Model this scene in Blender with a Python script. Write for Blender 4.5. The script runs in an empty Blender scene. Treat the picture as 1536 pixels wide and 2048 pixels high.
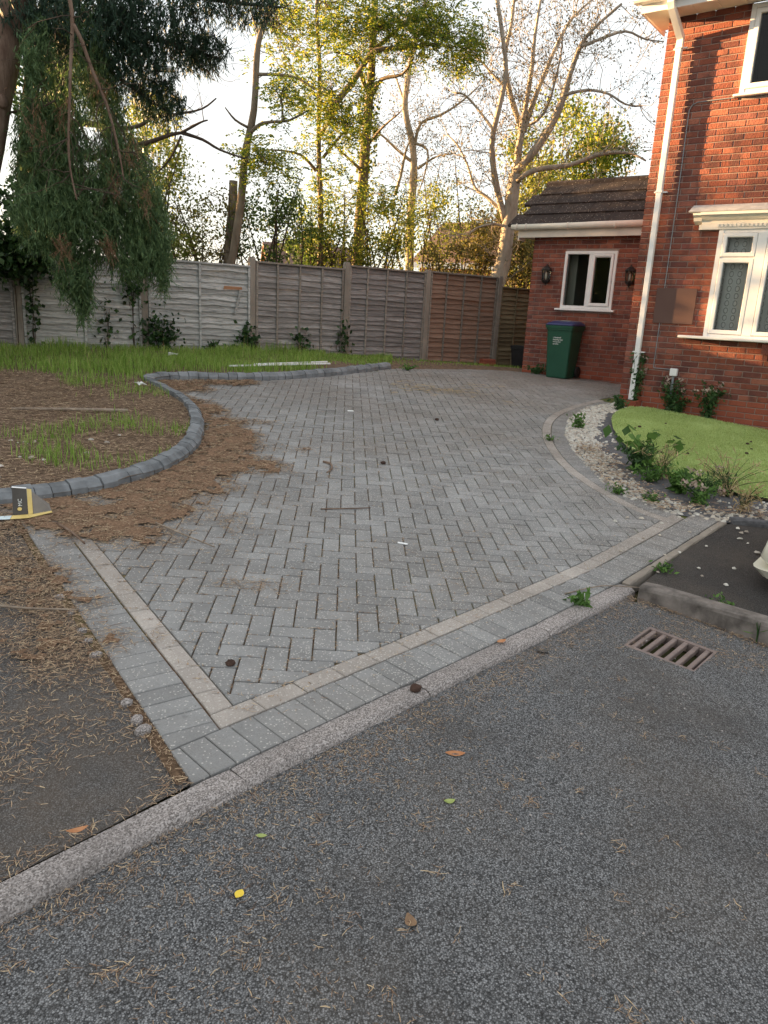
import bpy, math, random
import numpy as np
from mathutils import Matrix, Vector
random.seed(7); RN = np.random.default_rng(11)
SC = bpy.context.scene; COL = SC.collection
R = math.radians
# ---------------------------------------------------------------- camera
cam = bpy.data.cameras.new('camera'); cam_ob = bpy.data.objects.new('camera', cam); COL.objects.link(cam_ob)
cam.sensor_fit = 'VERTICAL'; cam.sensor_height = 24.0; cam.lens = 1479.3/2048*24; cam.clip_start = .05; cam.clip_end = 1500
PITCH, ROLL, CAM_H = .2622, .0534, 1.556
_f = Vector((0, math.cos(PITCH), -math.sin(PITCH))); _r0 = Vector((1, 0, 0)); _u0 = _r0.cross(_f)
_r = _r0*math.cos(ROLL)+_u0*math.sin(ROLL); _u = -_r0*math.sin(ROLL)+_u0*math.cos(ROLL)
cam_ob.matrix_world = Matrix(((_r.x, _u.x, -_f.x, 0), (_r.y, _u.y, -_f.y, 0), (_r.z, _u.z, -_f.z, CAM_H), (0, 0, 0, 1)))
SC.camera = cam_ob
# ---------------------------------------------------------------- sky and sun
SUN_AZ = math.atan2(.38, -.925); SUN_EL = R(7.0)          # direction towards the sun, low on the left beyond the fence
sun_dir = Vector((math.cos(SUN_AZ)*math.cos(SUN_EL), math.sin(SUN_AZ)*math.cos(SUN_EL), math.sin(SUN_EL)))
sl = bpy.data.lights.new('sun', 'SUN'); so = bpy.data.objects.new('sun', sl); COL.objects.link(so)
sl.energy = 5.0; sl.angle = R(.6); sl.color = (1, .60, .27)
so.rotation_euler = sun_dir.to_track_quat('Z', 'Y').to_euler(); so.location = sun_dir*60
wd = bpy.data.worlds.new('World'); SC.world = wd; wd.use_nodes = True
wt = wd.node_tree; wt.nodes.clear(); WN = wt.nodes.new; WL = wt.links.new
sky = WN('ShaderNodeTexSky'); sky.sky_type = 'NISHITA'; sky.sun_disc = False; sky.sun_elevation = SUN_EL
sky.sun_rotation = math.pi/2-SUN_AZ; sky.air_density = 1.0; sky.dust_density = 3.0; sky.ozone_density = 1.5
tc = WN('ShaderNodeTexCoord'); mp = WN('ShaderNodeMapping'); mp.inputs['Scale'].default_value = (1, 1, 2.6)
nz = WN('ShaderNodeTexNoise'); nz.inputs['Scale'].default_value = 2.1; nz.inputs['Detail'].default_value = 7; nz.inputs['Roughness'].default_value = .55
rp = WN('ShaderNodeValToRGB'); rp.color_ramp.elements[0].position = .36; rp.color_ramp.elements[1].position = .62
rp.color_ramp.elements[0].color = (.80, .80, .80, 1); rp.color_ramp.elements[1].color = (.97, .97, .97, 1)
mx = WN('ShaderNodeMix'); mx.data_type = 'RGBA'; mx.inputs[7].default_value = (.965, .96, .935, 1); bg = WN('ShaderNodeBackground'); out = WN('ShaderNodeOutputWorld')
WL(tc.outputs['Generated'], mp.inputs[0]); WL(mp.outputs[0], nz.inputs[0]); WL(nz.outputs[0], rp.inputs[0])
WL(rp.outputs[0], mx.inputs[0]); WL(sky.outputs[0], mx.inputs[6])
WL(mx.outputs[2], bg.inputs[0]); WL(bg.outputs[0], out.inputs[0])
bg.inputs[1].default_value = .15
SC.view_settings.view_transform = 'Standard'; SC.view_settings.look = 'None'; SC.view_settings.gamma = 1
SC.view_settings.use_curve_mapping = False; SC.view_settings.exposure = 2.97
SC.cycles.max_bounces = 6; SC.cycles.transparent_max_bounces = 16; SC.cycles.caustics_reflective = False; SC.cycles.caustics_refractive = False

# ---------------------------------------------------------------- terrain height
_yy = np.linspace(-50, 80, 2601)
_pp = np.interp(_yy, [-50, -1, 1, 2, 3.5, 5, 7, 9, 10.7, 12.2, 14, 16.2, 20, 80], [0, 0, .005, .025, .075, .16, .31, .45, .575, .68, .70, .585, .58, .58])
_pp = np.convolve(np.pad(_pp, 10, mode='edge'), np.ones(21)/21, 'valid')
def g(x, y): return np.interp(y, _yy, _pp)-np.interp(y, [8, 12], [.033, .021])*np.clip(x, -7, 7)
def gn(x, y):
    e = .05; n = Vector((-(g(x+e, y)-g(x-e, y))/(2*e), -(g(x, y+e)-g(x, y-e))/(2*e), 1)); return n.normalized()
_wv = RN.normal(size=(14, 2)); _ph = RN.uniform(0, 6.28, 14)
def wav(x, y, s=1.):                                      # smooth pseudo noise, about -1..1
    x = np.asarray(x, float); y = np.asarray(y, float); t = 0
    for (a, b), p in zip(_wv, _ph): t = t+np.sin(s*(a*x+b*y)*2.2+p)
    return t/3.8
def inpoly(x, y, P):
    x = np.asarray(x, float); y = np.asarray(y, float); c = np.zeros(x.shape, bool); n = len(P)
    for i in range(n):
        x0, y0 = P[i]; x1, y1 = P[(i+1) % n]
        if y0 == y1: continue
        k = ((y0 > y) != (y1 > y)) & (x < (x1-x0)*(y-y0)/(y1-y0)+x0); c ^= k
    return c
def segdist(x, y, P, closed=False):
    x = np.asarray(x, float); y = np.asarray(y, float); d = np.full(x.shape, 1e9); n = len(P)
    for i in range(n if closed else n-1):
        x0, y0 = P[i]; x1, y1 = P[(i+1) % n]; dx, dy = x1-x0, y1-y0
        t = np.clip(((x-x0)*dx+(y-y0)*dy)/(dx*dx+dy*dy+1e-12), 0, 1); d = np.minimum(d, np.hypot(x-x0-t*dx, y-y0-t*dy))
    return d
def resample(P, step):
    P = np.array(P, float); s = np.r_[0, np.cumsum(np.hypot(*np.diff(P, axis=0).T))]; n = max(2, int(round(s[-1]/step))+1)
    t = np.linspace(0, s[-1], n); return np.stack([np.interp(t, s, P[:, k]) for k in range(P.shape[1])], 1)
def smooth(P, it=2):                                      # Chaikin corner cutting, ends kept
    P = np.array(P, float)
    for _ in range(it):
        Q = [P[0]]
        for a, b in zip(P[:-1], P[1:]): Q += [a*.75+b*.25, a*.25+b*.75]
        P = np.array(Q+[P[-1]])
    return P

# ---------------------------------------------------------------- object helpers
def tag(o, label=None, cat=None, group=None, kind=None):
    if label: o['label'] = label
    if cat: o['category'] = cat
    if group: o['group'] = group
    if kind: o['kind'] = kind
    return o
def empty(name, loc=(0, 0, 0), rz=0, label=None, cat=None, group=None):
    o = bpy.data.objects.new(name, None); COL.objects.link(o); o.location = loc; o.rotation_euler = (0, 0, rz); o.empty_display_size = .1
    return tag(o, label, cat, group)
def mesh(name, V, F, mat=None, sm=False):
    me = bpy.data.meshes.new(name); me.from_pydata([tuple(map(float, v)) for v in V], [], F)
    if mat: me.materials.append(mat)
    if sm: me.polygons.foreach_set('use_smooth', [True]*len(me.polygons))
    me.update(); return me
def link(name, me, parent=None, M=None, kind=None):
    o = bpy.data.objects.new(name, me); COL.objects.link(o)
    if parent: o.parent = parent
    if M is not None: o.matrix_local = M
    if kind: o['kind'] = kind
    return o
def obj(name, VF, mat, parent=None, M=None, kind=None, sm=False): return link(name, mesh(name, VF[0], VF[1], mat, sm), parent, M, kind)
def npmesh(name, V, k, mat, sm=False):                    # V (n*k,3): n separate polygons of k corners
    n = len(V)//k; me = bpy.data.meshes.new(name); me.vertices.add(n*k); me.vertices.foreach_set('co', np.ascontiguousarray(V, np.float32).ravel())
    me.loops.add(n*k); me.loops.foreach_set('vertex_index', np.arange(n*k, dtype=np.int32)); me.polygons.add(n)
    me.polygons.foreach_set('loop_start', np.arange(0, n*k, k, dtype=np.int32)); me.materials.append(mat); me.update(calc_edges=True)
    if sm: me.polygons.foreach_set('use_smooth', [True]*n)
    return me
def npmesh2(name, V, F, mat, sm=False):                   # V (n,3), F (m,4) indices
    V = np.asarray(V, np.float32); F = np.asarray(F, np.int32); k = F.shape[1]
    me = bpy.data.meshes.new(name); me.vertices.add(len(V)); me.vertices.foreach_set('co', V.ravel()); me.loops.add(F.size)
    me.loops.foreach_set('vertex_index', F.ravel()); me.polygons.add(len(F)); me.polygons.foreach_set('loop_start', np.arange(0, F.size, k, dtype=np.int32))
    me.materials.append(mat); me.update(calc_edges=True)
    if sm: me.polygons.foreach_set('use_smooth', [True]*len(F))
    return me
def join(parts):
    V = []; F = []
    for v, f in parts: n = len(V); V += [tuple(p) for p in v]; F += [tuple(i+n for i in q) for q in f]
    return V, F
def box(x0, x1, y0, y1, z0, z1):
    return ([(x0, y0, z0), (x1, y0, z0), (x1, y1, z0), (x0, y1, z0), (x0, y0, z1), (x1, y0, z1), (x1, y1, z1), (x0, y1, z1)],
            [(3, 2, 1, 0), (4, 5, 6, 7), (0, 1, 5, 4), (1, 2, 6, 5), (2, 3, 7, 6), (3, 0, 4, 7)])
def cbox(x0, x1, y0, y1, z0, z1, c=.004):                 # box with every edge chamfered (24 corners)
    X, Y, Z = (x0, x1), (y0, y1), (z0, z1); V = []; idx = {}
    for i in (0, 1):
        for j in (0, 1):
            for k in (0, 1):
                sx, sy, sz = (1 if i == 0 else -1), (1 if j == 0 else -1), (1 if k == 0 else -1)
                for ax in range(3):
                    p = [X[i]+sx*c, Y[j]+sy*c, Z[k]+sz*c]; p[ax] = (X[i], Y[j], Z[k])[ax]; idx[i, j, k, ax] = len(V); V.append(tuple(p))
    F = []; cen = Vector(((x0+x1)/2, (y0+y1)/2, (z0+z1)/2))
    def add(q):
        vs = [Vector(V[a]) for a in q]; n = (vs[1]-vs[0]).cross(vs[2]-vs[0]); m = sum(vs, Vector())/len(vs)
        F.append(tuple(q) if n.dot(m-cen) > 0 else tuple(q[::-1]))
    for s in (0, 1):
        add([idx[s, 0, 0, 0], idx[s, 1, 0, 0], idx[s, 1, 1, 0], idx[s, 0, 1, 0]]); add([idx[0, s, 0, 1], idx[1, s, 0, 1], idx[1, s, 1, 1], idx[0, s, 1, 1]]); add([idx[0, 0, s, 2], idx[1, 0, s, 2], idx[1, 1, s, 2], idx[0, 1, s, 2]])
        for t in (0, 1):
            add([idx[s, t, 0, 0], idx[s, t, 1, 0], idx[s, t, 1, 1], idx[s, t, 0, 1]]); add([idx[s, 0, t, 0], idx[s, 1, t, 0], idx[s, 1, t, 2], idx[s, 0, t, 2]]); add([idx[0, s, t, 1], idx[1, s, t, 1], idx[1, s, t, 2], idx[0, s, t, 2]])
            for w in (0, 1): add([idx[s, t, w, 0], idx[s, t, w, 1], idx[s, t, w, 2]])
    return V, F
def tube(P, r, n=6, cap=True):                            # swept tube, r scalar or per point
    P = [Vector(p) for p in P]; m = len(P); r = [r]*m if np.isscalar(r) else list(r); V = []; F = []
    up = Vector((0, 0, 1)); T0 = (P[1]-P[0]).normalized()
    a = T0.cross(up)
    if a.length < .1: a = T0.cross(Vector((1, 0, 0)))
    a.normalize()
    for i in range(m):
        T = (P[min(i+1, m-1)]-P[max(i-1, 0)]).normalized(); a = a-T*a.dot(T)
        if a.length < 1e-5: a = T.orthogonal()
        a.normalize(); b = T.cross(a)
        for k in range(n):
            t = 2*math.pi*k/n; V.append(P[i]+(a*math.cos(t)+b*math.sin(t))*r[i])
    for i in range(m-1):
        for k in range(n):
            k2 = (k+1) % n; F.append((i*n+k, i*n+k2, (i+1)*n+k2, (i+1)*n+k))
    if cap: F.append(tuple(range(n-1, -1, -1))); F.append(tuple(range((m-1)*n, m*n)))
    return V, F
def lathe(prof, n=16, c=(0, 0, 0)):
    V = []; F = []; m = len(prof)
    for r, z in prof:
        for k in range(n): t = 2*math.pi*k/n; V.append((c[0]+r*math.cos(t), c[1]+r*math.sin(t), c[2]+z))
    for i in range(m-1):
        for k in range(n): k2 = (k+1) % n; F.append((i*n+k, i*n+k2, (i+1)*n+k2, (i+1)*n+k))
    F.append(tuple(range(n-1, -1, -1))); F.append(tuple(range((m-1)*n, m*n))); return V, F
def prism(poly, z0, z1, c=0.):                            # poly CCW; chamfer c on the top edge
    n = len(poly); cx = sum(p[0] for p in poly)/n; cy = sum(p[1] for p in poly)/n; V = [(x, y, z0) for x, y in poly]; F = [tuple(range(n-1, -1, -1))]
    V += [(x, y, z1-c) for x, y in poly]; F += [(i, (i+1) % n, n+(i+1) % n, n+i) for i in range(n)]
    if c:
        for x, y in poly:
            d = math.hypot(x-cx, y-cy)+1e-9; k = max(0, 1-c*1.35/d); V.append((cx+(x-cx)*k, cy+(y-cy)*k, z1))
        F += [(n+i, n+(i+1) % n, 2*n+(i+1) % n, 2*n+i) for i in range(n)]; F.append(tuple(range(2*n, 3*n)))
    else: F.append(tuple(range(n, 2*n)))
    return V, F
def extr(prof, x0, x1):                                   # profile of (y,z) swept along x
    n = len(prof); V = [(x0, y, z) for y, z in prof]+[(x1, y, z) for y, z in prof]
    F = [(i, (i+1) % n, n+(i+1) % n, n+i) for i in range(n)]+[tuple(range(n-1, -1, -1)), tuple(range(n, 2*n))]; return V, F
def clip(poly, p, nrm):                                   # keep the side where (q-p).nrm >= 0
    out = []; n = len(poly)
    for i in range(n):
        a, b = poly[i], poly[(i+1) % n]; da = (a[0]-p[0])*nrm[0]+(a[1]-p[1])*nrm[1]; db = (b[0]-p[0])*nrm[0]+(b[1]-p[1])*nrm[1]
        if da >= 0: out.append(a)
        if (da < 0) != (db < 0): t = da/(da-db); out.append((a[0]+(b[0]-a[0])*t, a[1]+(b[1]-a[1])*t))
    return out
def area(p): return .5*sum(p[i][0]*p[(i+1) % len(p)][1]-p[(i+1) % len(p)][0]*p[i][1] for i in range(len(p)))
def lay(x, y, ang=0, dz=0):                               # matrix for a piece lying on the terrain
    n = gn(x, y); t = Vector((math.cos(ang), math.sin(ang), 0)); t = (t-n*t.dot(n)).normalized(); b = n.cross(t)
    return Matrix(((t.x, b.x, n.x, x), (t.y, b.y, n.y, y), (t.z, b.z, n.z, float(g(x, y))+dz), (0, 0, 0, 1)))
def sheet(name, poly, dz, mat, step=.15, kind='structure', rough=0.):   # terrain-following sheet cut to a polygon
    xs = [p[0] for p in poly]; ys = [p[1] for p in poly]
    V = []; F = []
    nx = max(1, int((max(xs)-min(xs))/step)); ny = max(1, int((max(ys)-min(ys))/step)); sx = (max(xs)-min(xs))/nx; sy = (max(ys)-min(ys))/ny
    cache = {}
    def vid(p):
        k = (round(p[0], 4), round(p[1], 4))
        if k not in cache: cache[k] = len(V); V.append((p[0], p[1], float(g(p[0], p[1]))+dz+(rough*float(wav(p[0], p[1], 3)) if rough else 0)))
        return cache[k]
    gx, gy = np.meshgrid(min(xs)+np.arange(nx+1)*sx, min(ys)+np.arange(ny+1)*sy, indexing='ij')
    ins = inpoly(gx, gy, poly); near = segdist(gx+sx/2, gy+sy/2, poly, True) < math.hypot(sx, sy)*.75
    tris = None
    for i in range(nx):
        for j in range(ny):
            if not near[i, j]:
                if ins[i, j]: F.append(tuple(vid((float(gx[a, b]), float(gy[a, b]))) for a, b in ((i, j), (i+1, j), (i+1, j+1), (i, j+1))))
            else:
                m = 4; hx, hy = sx/m, sy/m
                for a in range(m):
                    for b in range(m):
                        x0, y0 = gx[i, j]+a*hx, gy[i, j]+b*hy
                        if inpoly(x0+hx/2, y0+hy/2, poly): F.append(tuple(vid((float(u), float(v))) for u, v in ((x0, y0), (x0+hx, y0), (x0+hx, y0+hy), (x0, y0+hy))))
    o = obj(name, (V, F), mat, kind=kind, sm=True); return o

# ---------------------------------------------------------------- materials
class NT:
    def __init__(s, name):
        s.m = bpy.data.materials.new(name); s.m.use_nodes = True; s.t = s.m.node_tree; s.b = s.t.nodes['Principled BSDF']; s.o = s.t.nodes['Material Output']
        s.g = s.n('ShaderNodeNewGeometry'); s.c = s.n('ShaderNodeTexCoord'); s.oi = s.n('ShaderNodeObjectInfo')
    def n(s, t): return s.t.nodes.new(t)
    def l(s, a, b): s.t.links.new(a, b)
    def val(s, sock, v):
        if hasattr(v, 'links'): s.l(v, sock)
        else: sock.default_value = v
    def math(s, op, a, b=0., clampv=False):
        n = s.n('ShaderNodeMath'); n.operation = op; n.use_clamp = clampv; s.val(n.inputs[0], a); s.val(n.inputs[1], b); return n.outputs[0]
    def mix(s, f, a, b, mode='MIX'):
        n = s.n('ShaderNodeMix'); n.data_type = 'RGBA'; n.blend_type = mode; s.val(n.inputs[0], f)
        for k, v in ((6, a), (7, b)):
            if hasattr(v, 'links'): s.l(v, n.inputs[k])
            else: n.inputs[k].default_value = (*v, 1)
        return n.outputs[2]
    def pos(s, coord='pos', sc=(1, 1, 1)):
        m = s.n('ShaderNodeMapping'); m.inputs['Scale'].default_value = sc
        s.l(s.g.outputs['Position'] if coord == 'pos' else s.c.outputs['Object'], m.inputs[0])
        if coord == 'obj':
            cx = s.n('ShaderNodeCombineXYZ'); r = s.math('MULTIPLY', s.oi.outputs['Random'], 37.); s.l(r, cx.inputs[0]); s.l(r, cx.inputs[2]); s.l(cx.outputs[0], m.inputs['Location'])
        return m.outputs[0]
    def noise(s, scale, detail=4, rough=.55, coord='pos', sc=(1, 1, 1), out=0):
        n = s.n('ShaderNodeTexNoise'); n.inputs['Scale'].default_value = scale; n.inputs['Detail'].default_value = detail; n.inputs['Roughness'].default_value = rough
        s.l(s.pos(coord, sc), n.inputs[0]); return n.outputs[out]
    def voro(s, scale, coord='pos', feature='F1', out='Distance', rnd=1.):
        n = s.n('ShaderNodeTexVoronoi'); n.feature = feature; n.inputs['Scale'].default_value = scale; n.inputs['Randomness'].default_value = rnd; s.l(s.pos(coord), n.inputs[0]); return n.outputs[out]
    def ramp(s, v, *stops):
        n = s.n('ShaderNodeValToRGB'); e = n.color_ramp.elements
        while len(e) < len(stops): e.new(.5)
        for i, (p, c) in enumerate(stops): e[i].position = p; e[i].color = (*c, 1) if not np.isscalar(c) else (c, c, c, 1)
        s.l(v, n.inputs[0]); return n.outputs[0]
    def rand(s): return s.math('FRACT', s.math('ADD', s.g.outputs['Random Per Island'], s.oi.outputs['Random']))
    def bump(s, h, strength=.3, dist=.01):
        n = s.n('ShaderNodeBump'); n.inputs['Strength'].default_value = strength; n.inputs['Distance'].default_value = dist; s.l(h, n.inputs['Height']); s.l(n.outputs[0], s.b.inputs['Normal'])
    def jit(s, col, amt):
        v = s.math('MULTIPLY_ADD', s.rand(), 2*amt); v.node.inputs[2].default_value = 1-amt
        h = s.n('ShaderNodeVectorMath'); h.operation = 'SCALE'; s.l(col, h.inputs[0]); s.l(v, h.inputs['Scale']); return h.outputs[0]
    def done(s, col, rough=.85, spec=.3, metal=0.):
        s.val(s.b.inputs['Base Color'], col if hasattr(col, 'links') else (*col, 1)); s.val(s.b.inputs['Roughness'], rough); s.b.inputs['Specular IOR Level'].default_value = spec; s.b.inputs['Metallic'].default_value = metal; return s.m
def plain(name, c1, c2, scale=6, rough=.8, jit=0, bump=0, bsc=60, coord='pos', sc=(1, 1, 1), spec=.3, dist=.004, detail=5, metal=0.):
    t = NT(name); c = t.ramp(t.noise(scale, detail, .6, coord, sc), (.3, c1), (.7, c2))
    if jit: c = t.jit(c, jit)
    if bump: t.bump(t.noise(bsc, 5, .6, coord, sc), bump, dist)
    return t.done(c, rough, spec, metal)
def leafmat(name, cols, trans=.45, jit=.35, rough=.55):
    t = NT(name); n = len(cols); c = t.ramp(t.rand(), *[(i/(max(1, n-1)), k) for i, k in enumerate(cols)]); c = t.jit(c, jit)
    t.done(c, rough, .25); tr = t.n('ShaderNodeBsdfTranslucent'); t.l(c, tr.inputs[0]); mxs = t.n('ShaderNodeMixShader'); mxs.inputs[0].default_value = trans
    t.l(t.b.outputs[0], mxs.inputs[1]); t.l(tr.outputs[0], mxs.inputs[2]); t.l(mxs.outputs[0], t.o.inputs[0]); return t.m
def asphalt(name, dark, light, scale, patch, dust=(.16, .13, .10), bump=.7, dustamt=.35):
    t = NT(name); v = t.voro(scale); v2 = t.voro(scale, out='Color'); bwn = t.n('ShaderNodeRGBToBW'); t.l(v2, bwn.inputs[0])
    chip = t.ramp(bwn.outputs[0], (.12, dark), (.55, light), (.93, tuple(min(1, k*1.75) for k in light)))
    fine = t.ramp(t.noise(scale*2.6, 3, .75), (.3, .45), (.5, 1.), (.72, 1.5)); c = t.mix(1., chip, fine, 'MULTIPLY'); gap = t.ramp(v, (.32, 1.), (.66, .36)); c = t.mix(1., c, gap, 'MULTIPLY')
    big = t.noise(1.1, 6, .65); c = t.mix(t.ramp(big, (.48, 0.), (.68, patch)), c, (.05, .045, .042))
    d = t.ramp(t.noise(1.3, 6, .65), (.45, 0.), (.72, dustamt)); c = t.mix(d, c, dust)
    t.bump(t.math('ADD', t.math('MULTIPLY', v, -.6), t.noise(scale*2.2, 3, .7)), bump, .004); return t.done(c, .85, .3)
MAT = {}
MAT['road'] = asphalt('road_asphalt', (.055, .056, .058), (.205, .209, .216), 205, .55, bump=.8, dustamt=.26)
MAT['footway'] = asphalt('footway_asphalt', (.07, .07, .071), (.125, .125, .127), 220, .35, dust=(.13, .095, .065), bump=.35, dustamt=.55)
MAT['pad'] = asphalt('pad_asphalt', (.028, .026, .025), (.062, .058, .056), 230, .45, bump=.25, dustamt=.25)
def kerbmat():
    t = NT('kerb_concrete'); v = t.voro(230, out='Color'); b = t.n('ShaderNodeRGBToBW'); t.l(v, b.inputs[0])
    c = t.ramp(t.math('ADD', t.math('MULTIPLY', b.outputs[0], .5), t.math('MULTIPLY', t.noise(190, 4, .7), .5)), (.30, (.12, .108, .102)), (.5, (.30, .272, .26)), (.72, (.54, .50, .485))); c = t.mix(t.ramp(t.noise(2.2, 5), (.4, 0.), (.75, .45)), c, (.10, .09, .085)); c = t.jit(c, .1)
    t.bump(t.noise(170, 4, .75), .8, .005); return t.done(c, .9, .2)
MAT['kerb'] = kerbmat()
MAT['kerb_dirty'] = plain('dirty_kerb_concrete', (.07, .062, .056), (.27, .24, .22), 9, .9, .08, .8, 170, detail=9)
def pavermat(name, c1, c2, jit=.13):
    t = NT(name); c = t.ramp(t.noise(2.0, 6, .6), (.3, c1), (.7, c2)); c = t.mix(t.ramp(t.noise(160, 3, .7), (.35, .45), (.65, 0.)), c, tuple(k*.55 for k in c1)); c = t.jit(c, jit)
    syz = t.n('ShaderNodeSeparateXYZ'); t.l(t.g.outputs['Position'], syz.inputs[0]); far = t.math('MULTIPLY', t.math('SUBTRACT', t.math('ADD', syz.outputs[1], syz.outputs[0]), 6.5), .12, True); brown = t.ramp(t.math('ADD', t.noise(.7, 6, .65), t.math('MULTIPLY', far, .30)), (.46, 0.), (.80, .66)); c = t.mix(brown, c, (.14, .113, .09)); stain = t.ramp(t.noise(3.2, 6, .7), (.44, 0.), (.74, .55)); c = t.mix(stain, c, tuple(k*.5 for k in c1))
    c = t.mix(t.ramp(t.noise(26, 4, .7), (.62, 0.), (.72, .35)), c, tuple(k*.45 for k in c1))
    # pale lichen specks, denser towards the house side
    sx = t.n('ShaderNodeSeparateXYZ'); t.l(t.g.outputs['Position'], sx.inputs[0]); den = t.ramp(t.math('ADD', t.math('MULTIPLY', sx.outputs[0], .16), t.noise(.9, 3)), (.3, .0), (.95, 1.))
    v = t.voro(95); vc = t.voro(95, out='Color'); b = t.n('ShaderNodeRGBToBW'); t.l(vc, b.inputs[0])
    thr = t.math('MULTIPLY', t.math('GREATER_THAN', t.math('ADD', b.outputs[0], t.math('MULTIPLY', den, .30)), .70), t.math('LESS_THAN', v, .36))
    c = t.mix(t.math('MULTIPLY', thr, .6), c, (.56, .54, .50)); c = t.mix(t.ramp(t.noise(70, 3, .6), (.68, 0.), (.74, .7)), c, (.05, .05, .048)); t.bump(t.noise(240, 3, .7), .35, .003); return t.done(c, .85)
MAT['paver'] = pavermat('grey_paver', (.245, .245, .243), (.315, .315, .313), .15)
MAT['paver_light'] = pavermat('buff_paver', (.36, .325, .295), (.46, .42, .385), .10)
def jointmat():
    t = NT('joint_sand'); c = t.ramp(t.noise(45, 5, .7), (.3, (.05, .034, .023)), (.7, (.20, .13, .082)))
    sx = t.n('ShaderNodeSeparateXYZ'); t.l(t.g.outputs['Position'], sx.inputs[0])
    gr = t.ramp(t.math('ADD', t.noise(.8, 4), t.math('MULTIPLY', sx.outputs[0], .05)), (.45, 0.), (.62, .75)); c = t.mix(gr, c, (.10, .125, .035)); t.bump(t.noise(150, 3), .6, .005); return t.done(c, .95, .1)
MAT['joint'] = jointmat()
MAT['edging'] = plain('edging_concrete', (.10, .108, .115), (.235, .25, .265), 7, .85, .14, .4, 140, detail=8)
MAT['soil'] = plain('bed_soil', (.08, .056, .04), (.22, .155, .108), 22, .95, 0, .9, 60, dist=.012, spec=.1)
MAT['terrain'] = plain('terrain_earth', (.05, .045, .025), (.07, .08, .03), 3, .95, 0, .5, 30, spec=.1)
MAT['litter'] = plain('needle_litter', (.095, .06, .04), (.33, .21, .135), 75, .95, 0, 1., 110, dist=.01, spec=.1)
MAT['needle'] = leafmat('dry_needles', [(.12, .075, .05), (.26, .17, .115), (.38, .26, .175), (.50, .39, .25), (.20, .135, .095)], .1, .3, .9)
MAT['straw'] = leafmat('straw', [(.42, .32, .16), (.5, .40, .24), (.36, .26, .13)], .2, .25, .9)
MAT['grass'] = leafmat('grass_blades', [(.15, .27, .04), (.23, .38, .06), (.33, .43, .12), (.18, .32, .05)], .4, .25)
MAT['turf'] = leafmat('artificial_turf', [(.36, .46, .15), (.43, .53, .19), (.47, .55, .25)], .3, .15, .7)
MAT['turfbase'] = plain('turf_backing', (.32, .42, .14), (.38, .48, .18), 9, .9, 0, .5, 120)
MAT['chips'] = leafmat('white_stone', [(.50, .48, .43), (.64, .62, .56), (.30, .26, .22), (.55, .50, .42)], 0., .15, .8)
MAT['slate'] = plain('slate_mulch_mat', (.07, .07, .075), (.14, .14, .15), 30, .9, 0, .6, 90)
MAT['concrete'] = plain('post_concrete', (.19, .165, .14), (.30, .265, .225), 8, .9, .12, .4, 120, sc=(1, 1, .3))
def woodmat(name, c1, c2, c3, streak=.55):
    t = NT(name); a = t.noise(2.4, 6, .65, 'obj', (1, 1, 14)); c = t.ramp(a, (.28, c1), (.52, c2), (.78, c3))
    b = t.noise(9, 6, .7, 'obj', (1, 1, 9)); c = t.mix(t.ramp(b, (.5, 0.), (.72, streak)), c, tuple(k*.32 for k in c1)); c = t.jit(c, .2); t.bump(t.noise(10, 6, .7, 'obj', (1, 1, 16)), .6, .004); return t.done(c, .9, .15)
MAT['wood_silver'] = woodmat('bleached_wood', (.23, .23, .22), (.45, .45, .435), (.64, .635, .62), .8)
MAT['wood_grey'] = woodmat('grey_wood', (.155, .143, .135), (.28, .262, .25), (.53, .51, .49), .65)
MAT['wood_dark'] = woodmat('umber_grey_wood', (.145, .132, .126), (.235, .218, .21), (.42, .40, .385), .55)
MAT['wood_red'] = woodmat('red_brown_wood', (.18, .115, .085), (.27, .175, .13), (.34, .245, .195), .35)
MAT['wood_olive'] = woodmat('olive_brown_wood', (.14, .11, .065), (.21, .17, .105), (.28, .23, .15), .35)
MAT['batten'] = woodmat('batten_wood', (.16, .14, .12), (.25, .22, .19), (.33, .30, .27), .35)
MAT['fresh'] = woodmat('fresh_wood', (.30, .15, .08), (.40, .21, .12), (.45, .27, .17), .2)
def brickmat(name, cols, rustic=1.):
    t = NT(name); c = t.ramp(t.rand(), *[(i/(len(cols)-1), k) for i, k in enumerate(cols)]); c = t.jit(c, .12)
    f = t.noise(5.5, 4, .6, 'pos', (1, 1, .8)); c = t.mix(t.ramp(f, (.47, 0.), (.66, .7*rustic)), c, (.07, .036, .036)); c = t.mix(t.ramp(t.noise(110, 3, .7), (.36, .4), (.6, 0.)), c, tuple(k*.35 for k in cols[0]))
    c = t.mix(t.ramp(t.noise(.9, 5), (.55, 0.), (.8, .22)), c, (.3, .22, .19))
    if rustic > .5: t.bump(t.noise(75, 3, .65, 'pos', (1, 1, .45)), 1., .009)
    else: t.bump(t.noise(150, 3), .2, .002)
    return t.done(c, .9, .2)
MAT['brick'] = brickmat('rustic_brick', [(.23, .074, .050), (.31, .102, .062), (.14, .054, .046), (.29, .090, .054), (.16, .058, .046), (.34, .125, .08), (.22, .072, .056)])
MAT['brick_plinth'] = brickmat('plinth_brick', [(.30, .082, .048), (.36, .105, .06), (.27, .075, .046)], .2)
MAT['mortar'] = plain('mortar', (.25, .19, .165), (.33, .26, .225), 30, .95, 0, .4, 200)
MAT['upvc'] = plain('white_upvc', (.70, .70, .69), (.80, .80, .79), 4, .35, .03, spec=.4)
MAT['cream'] = plain('cream_fascia', (.60, .56, .49), (.70, .66, .58), 5, .5, .03)
MAT['lead'] = plain('lead_flashing', (.26, .27, .29), (.42, .43, .45), 14, .65, 0, .3, 40)
MAT['plaster'] = plain('painted_cornice', (.66, .64, .58), (.76, .74, .69), 9, .7, .03, .15, 60)
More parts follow.
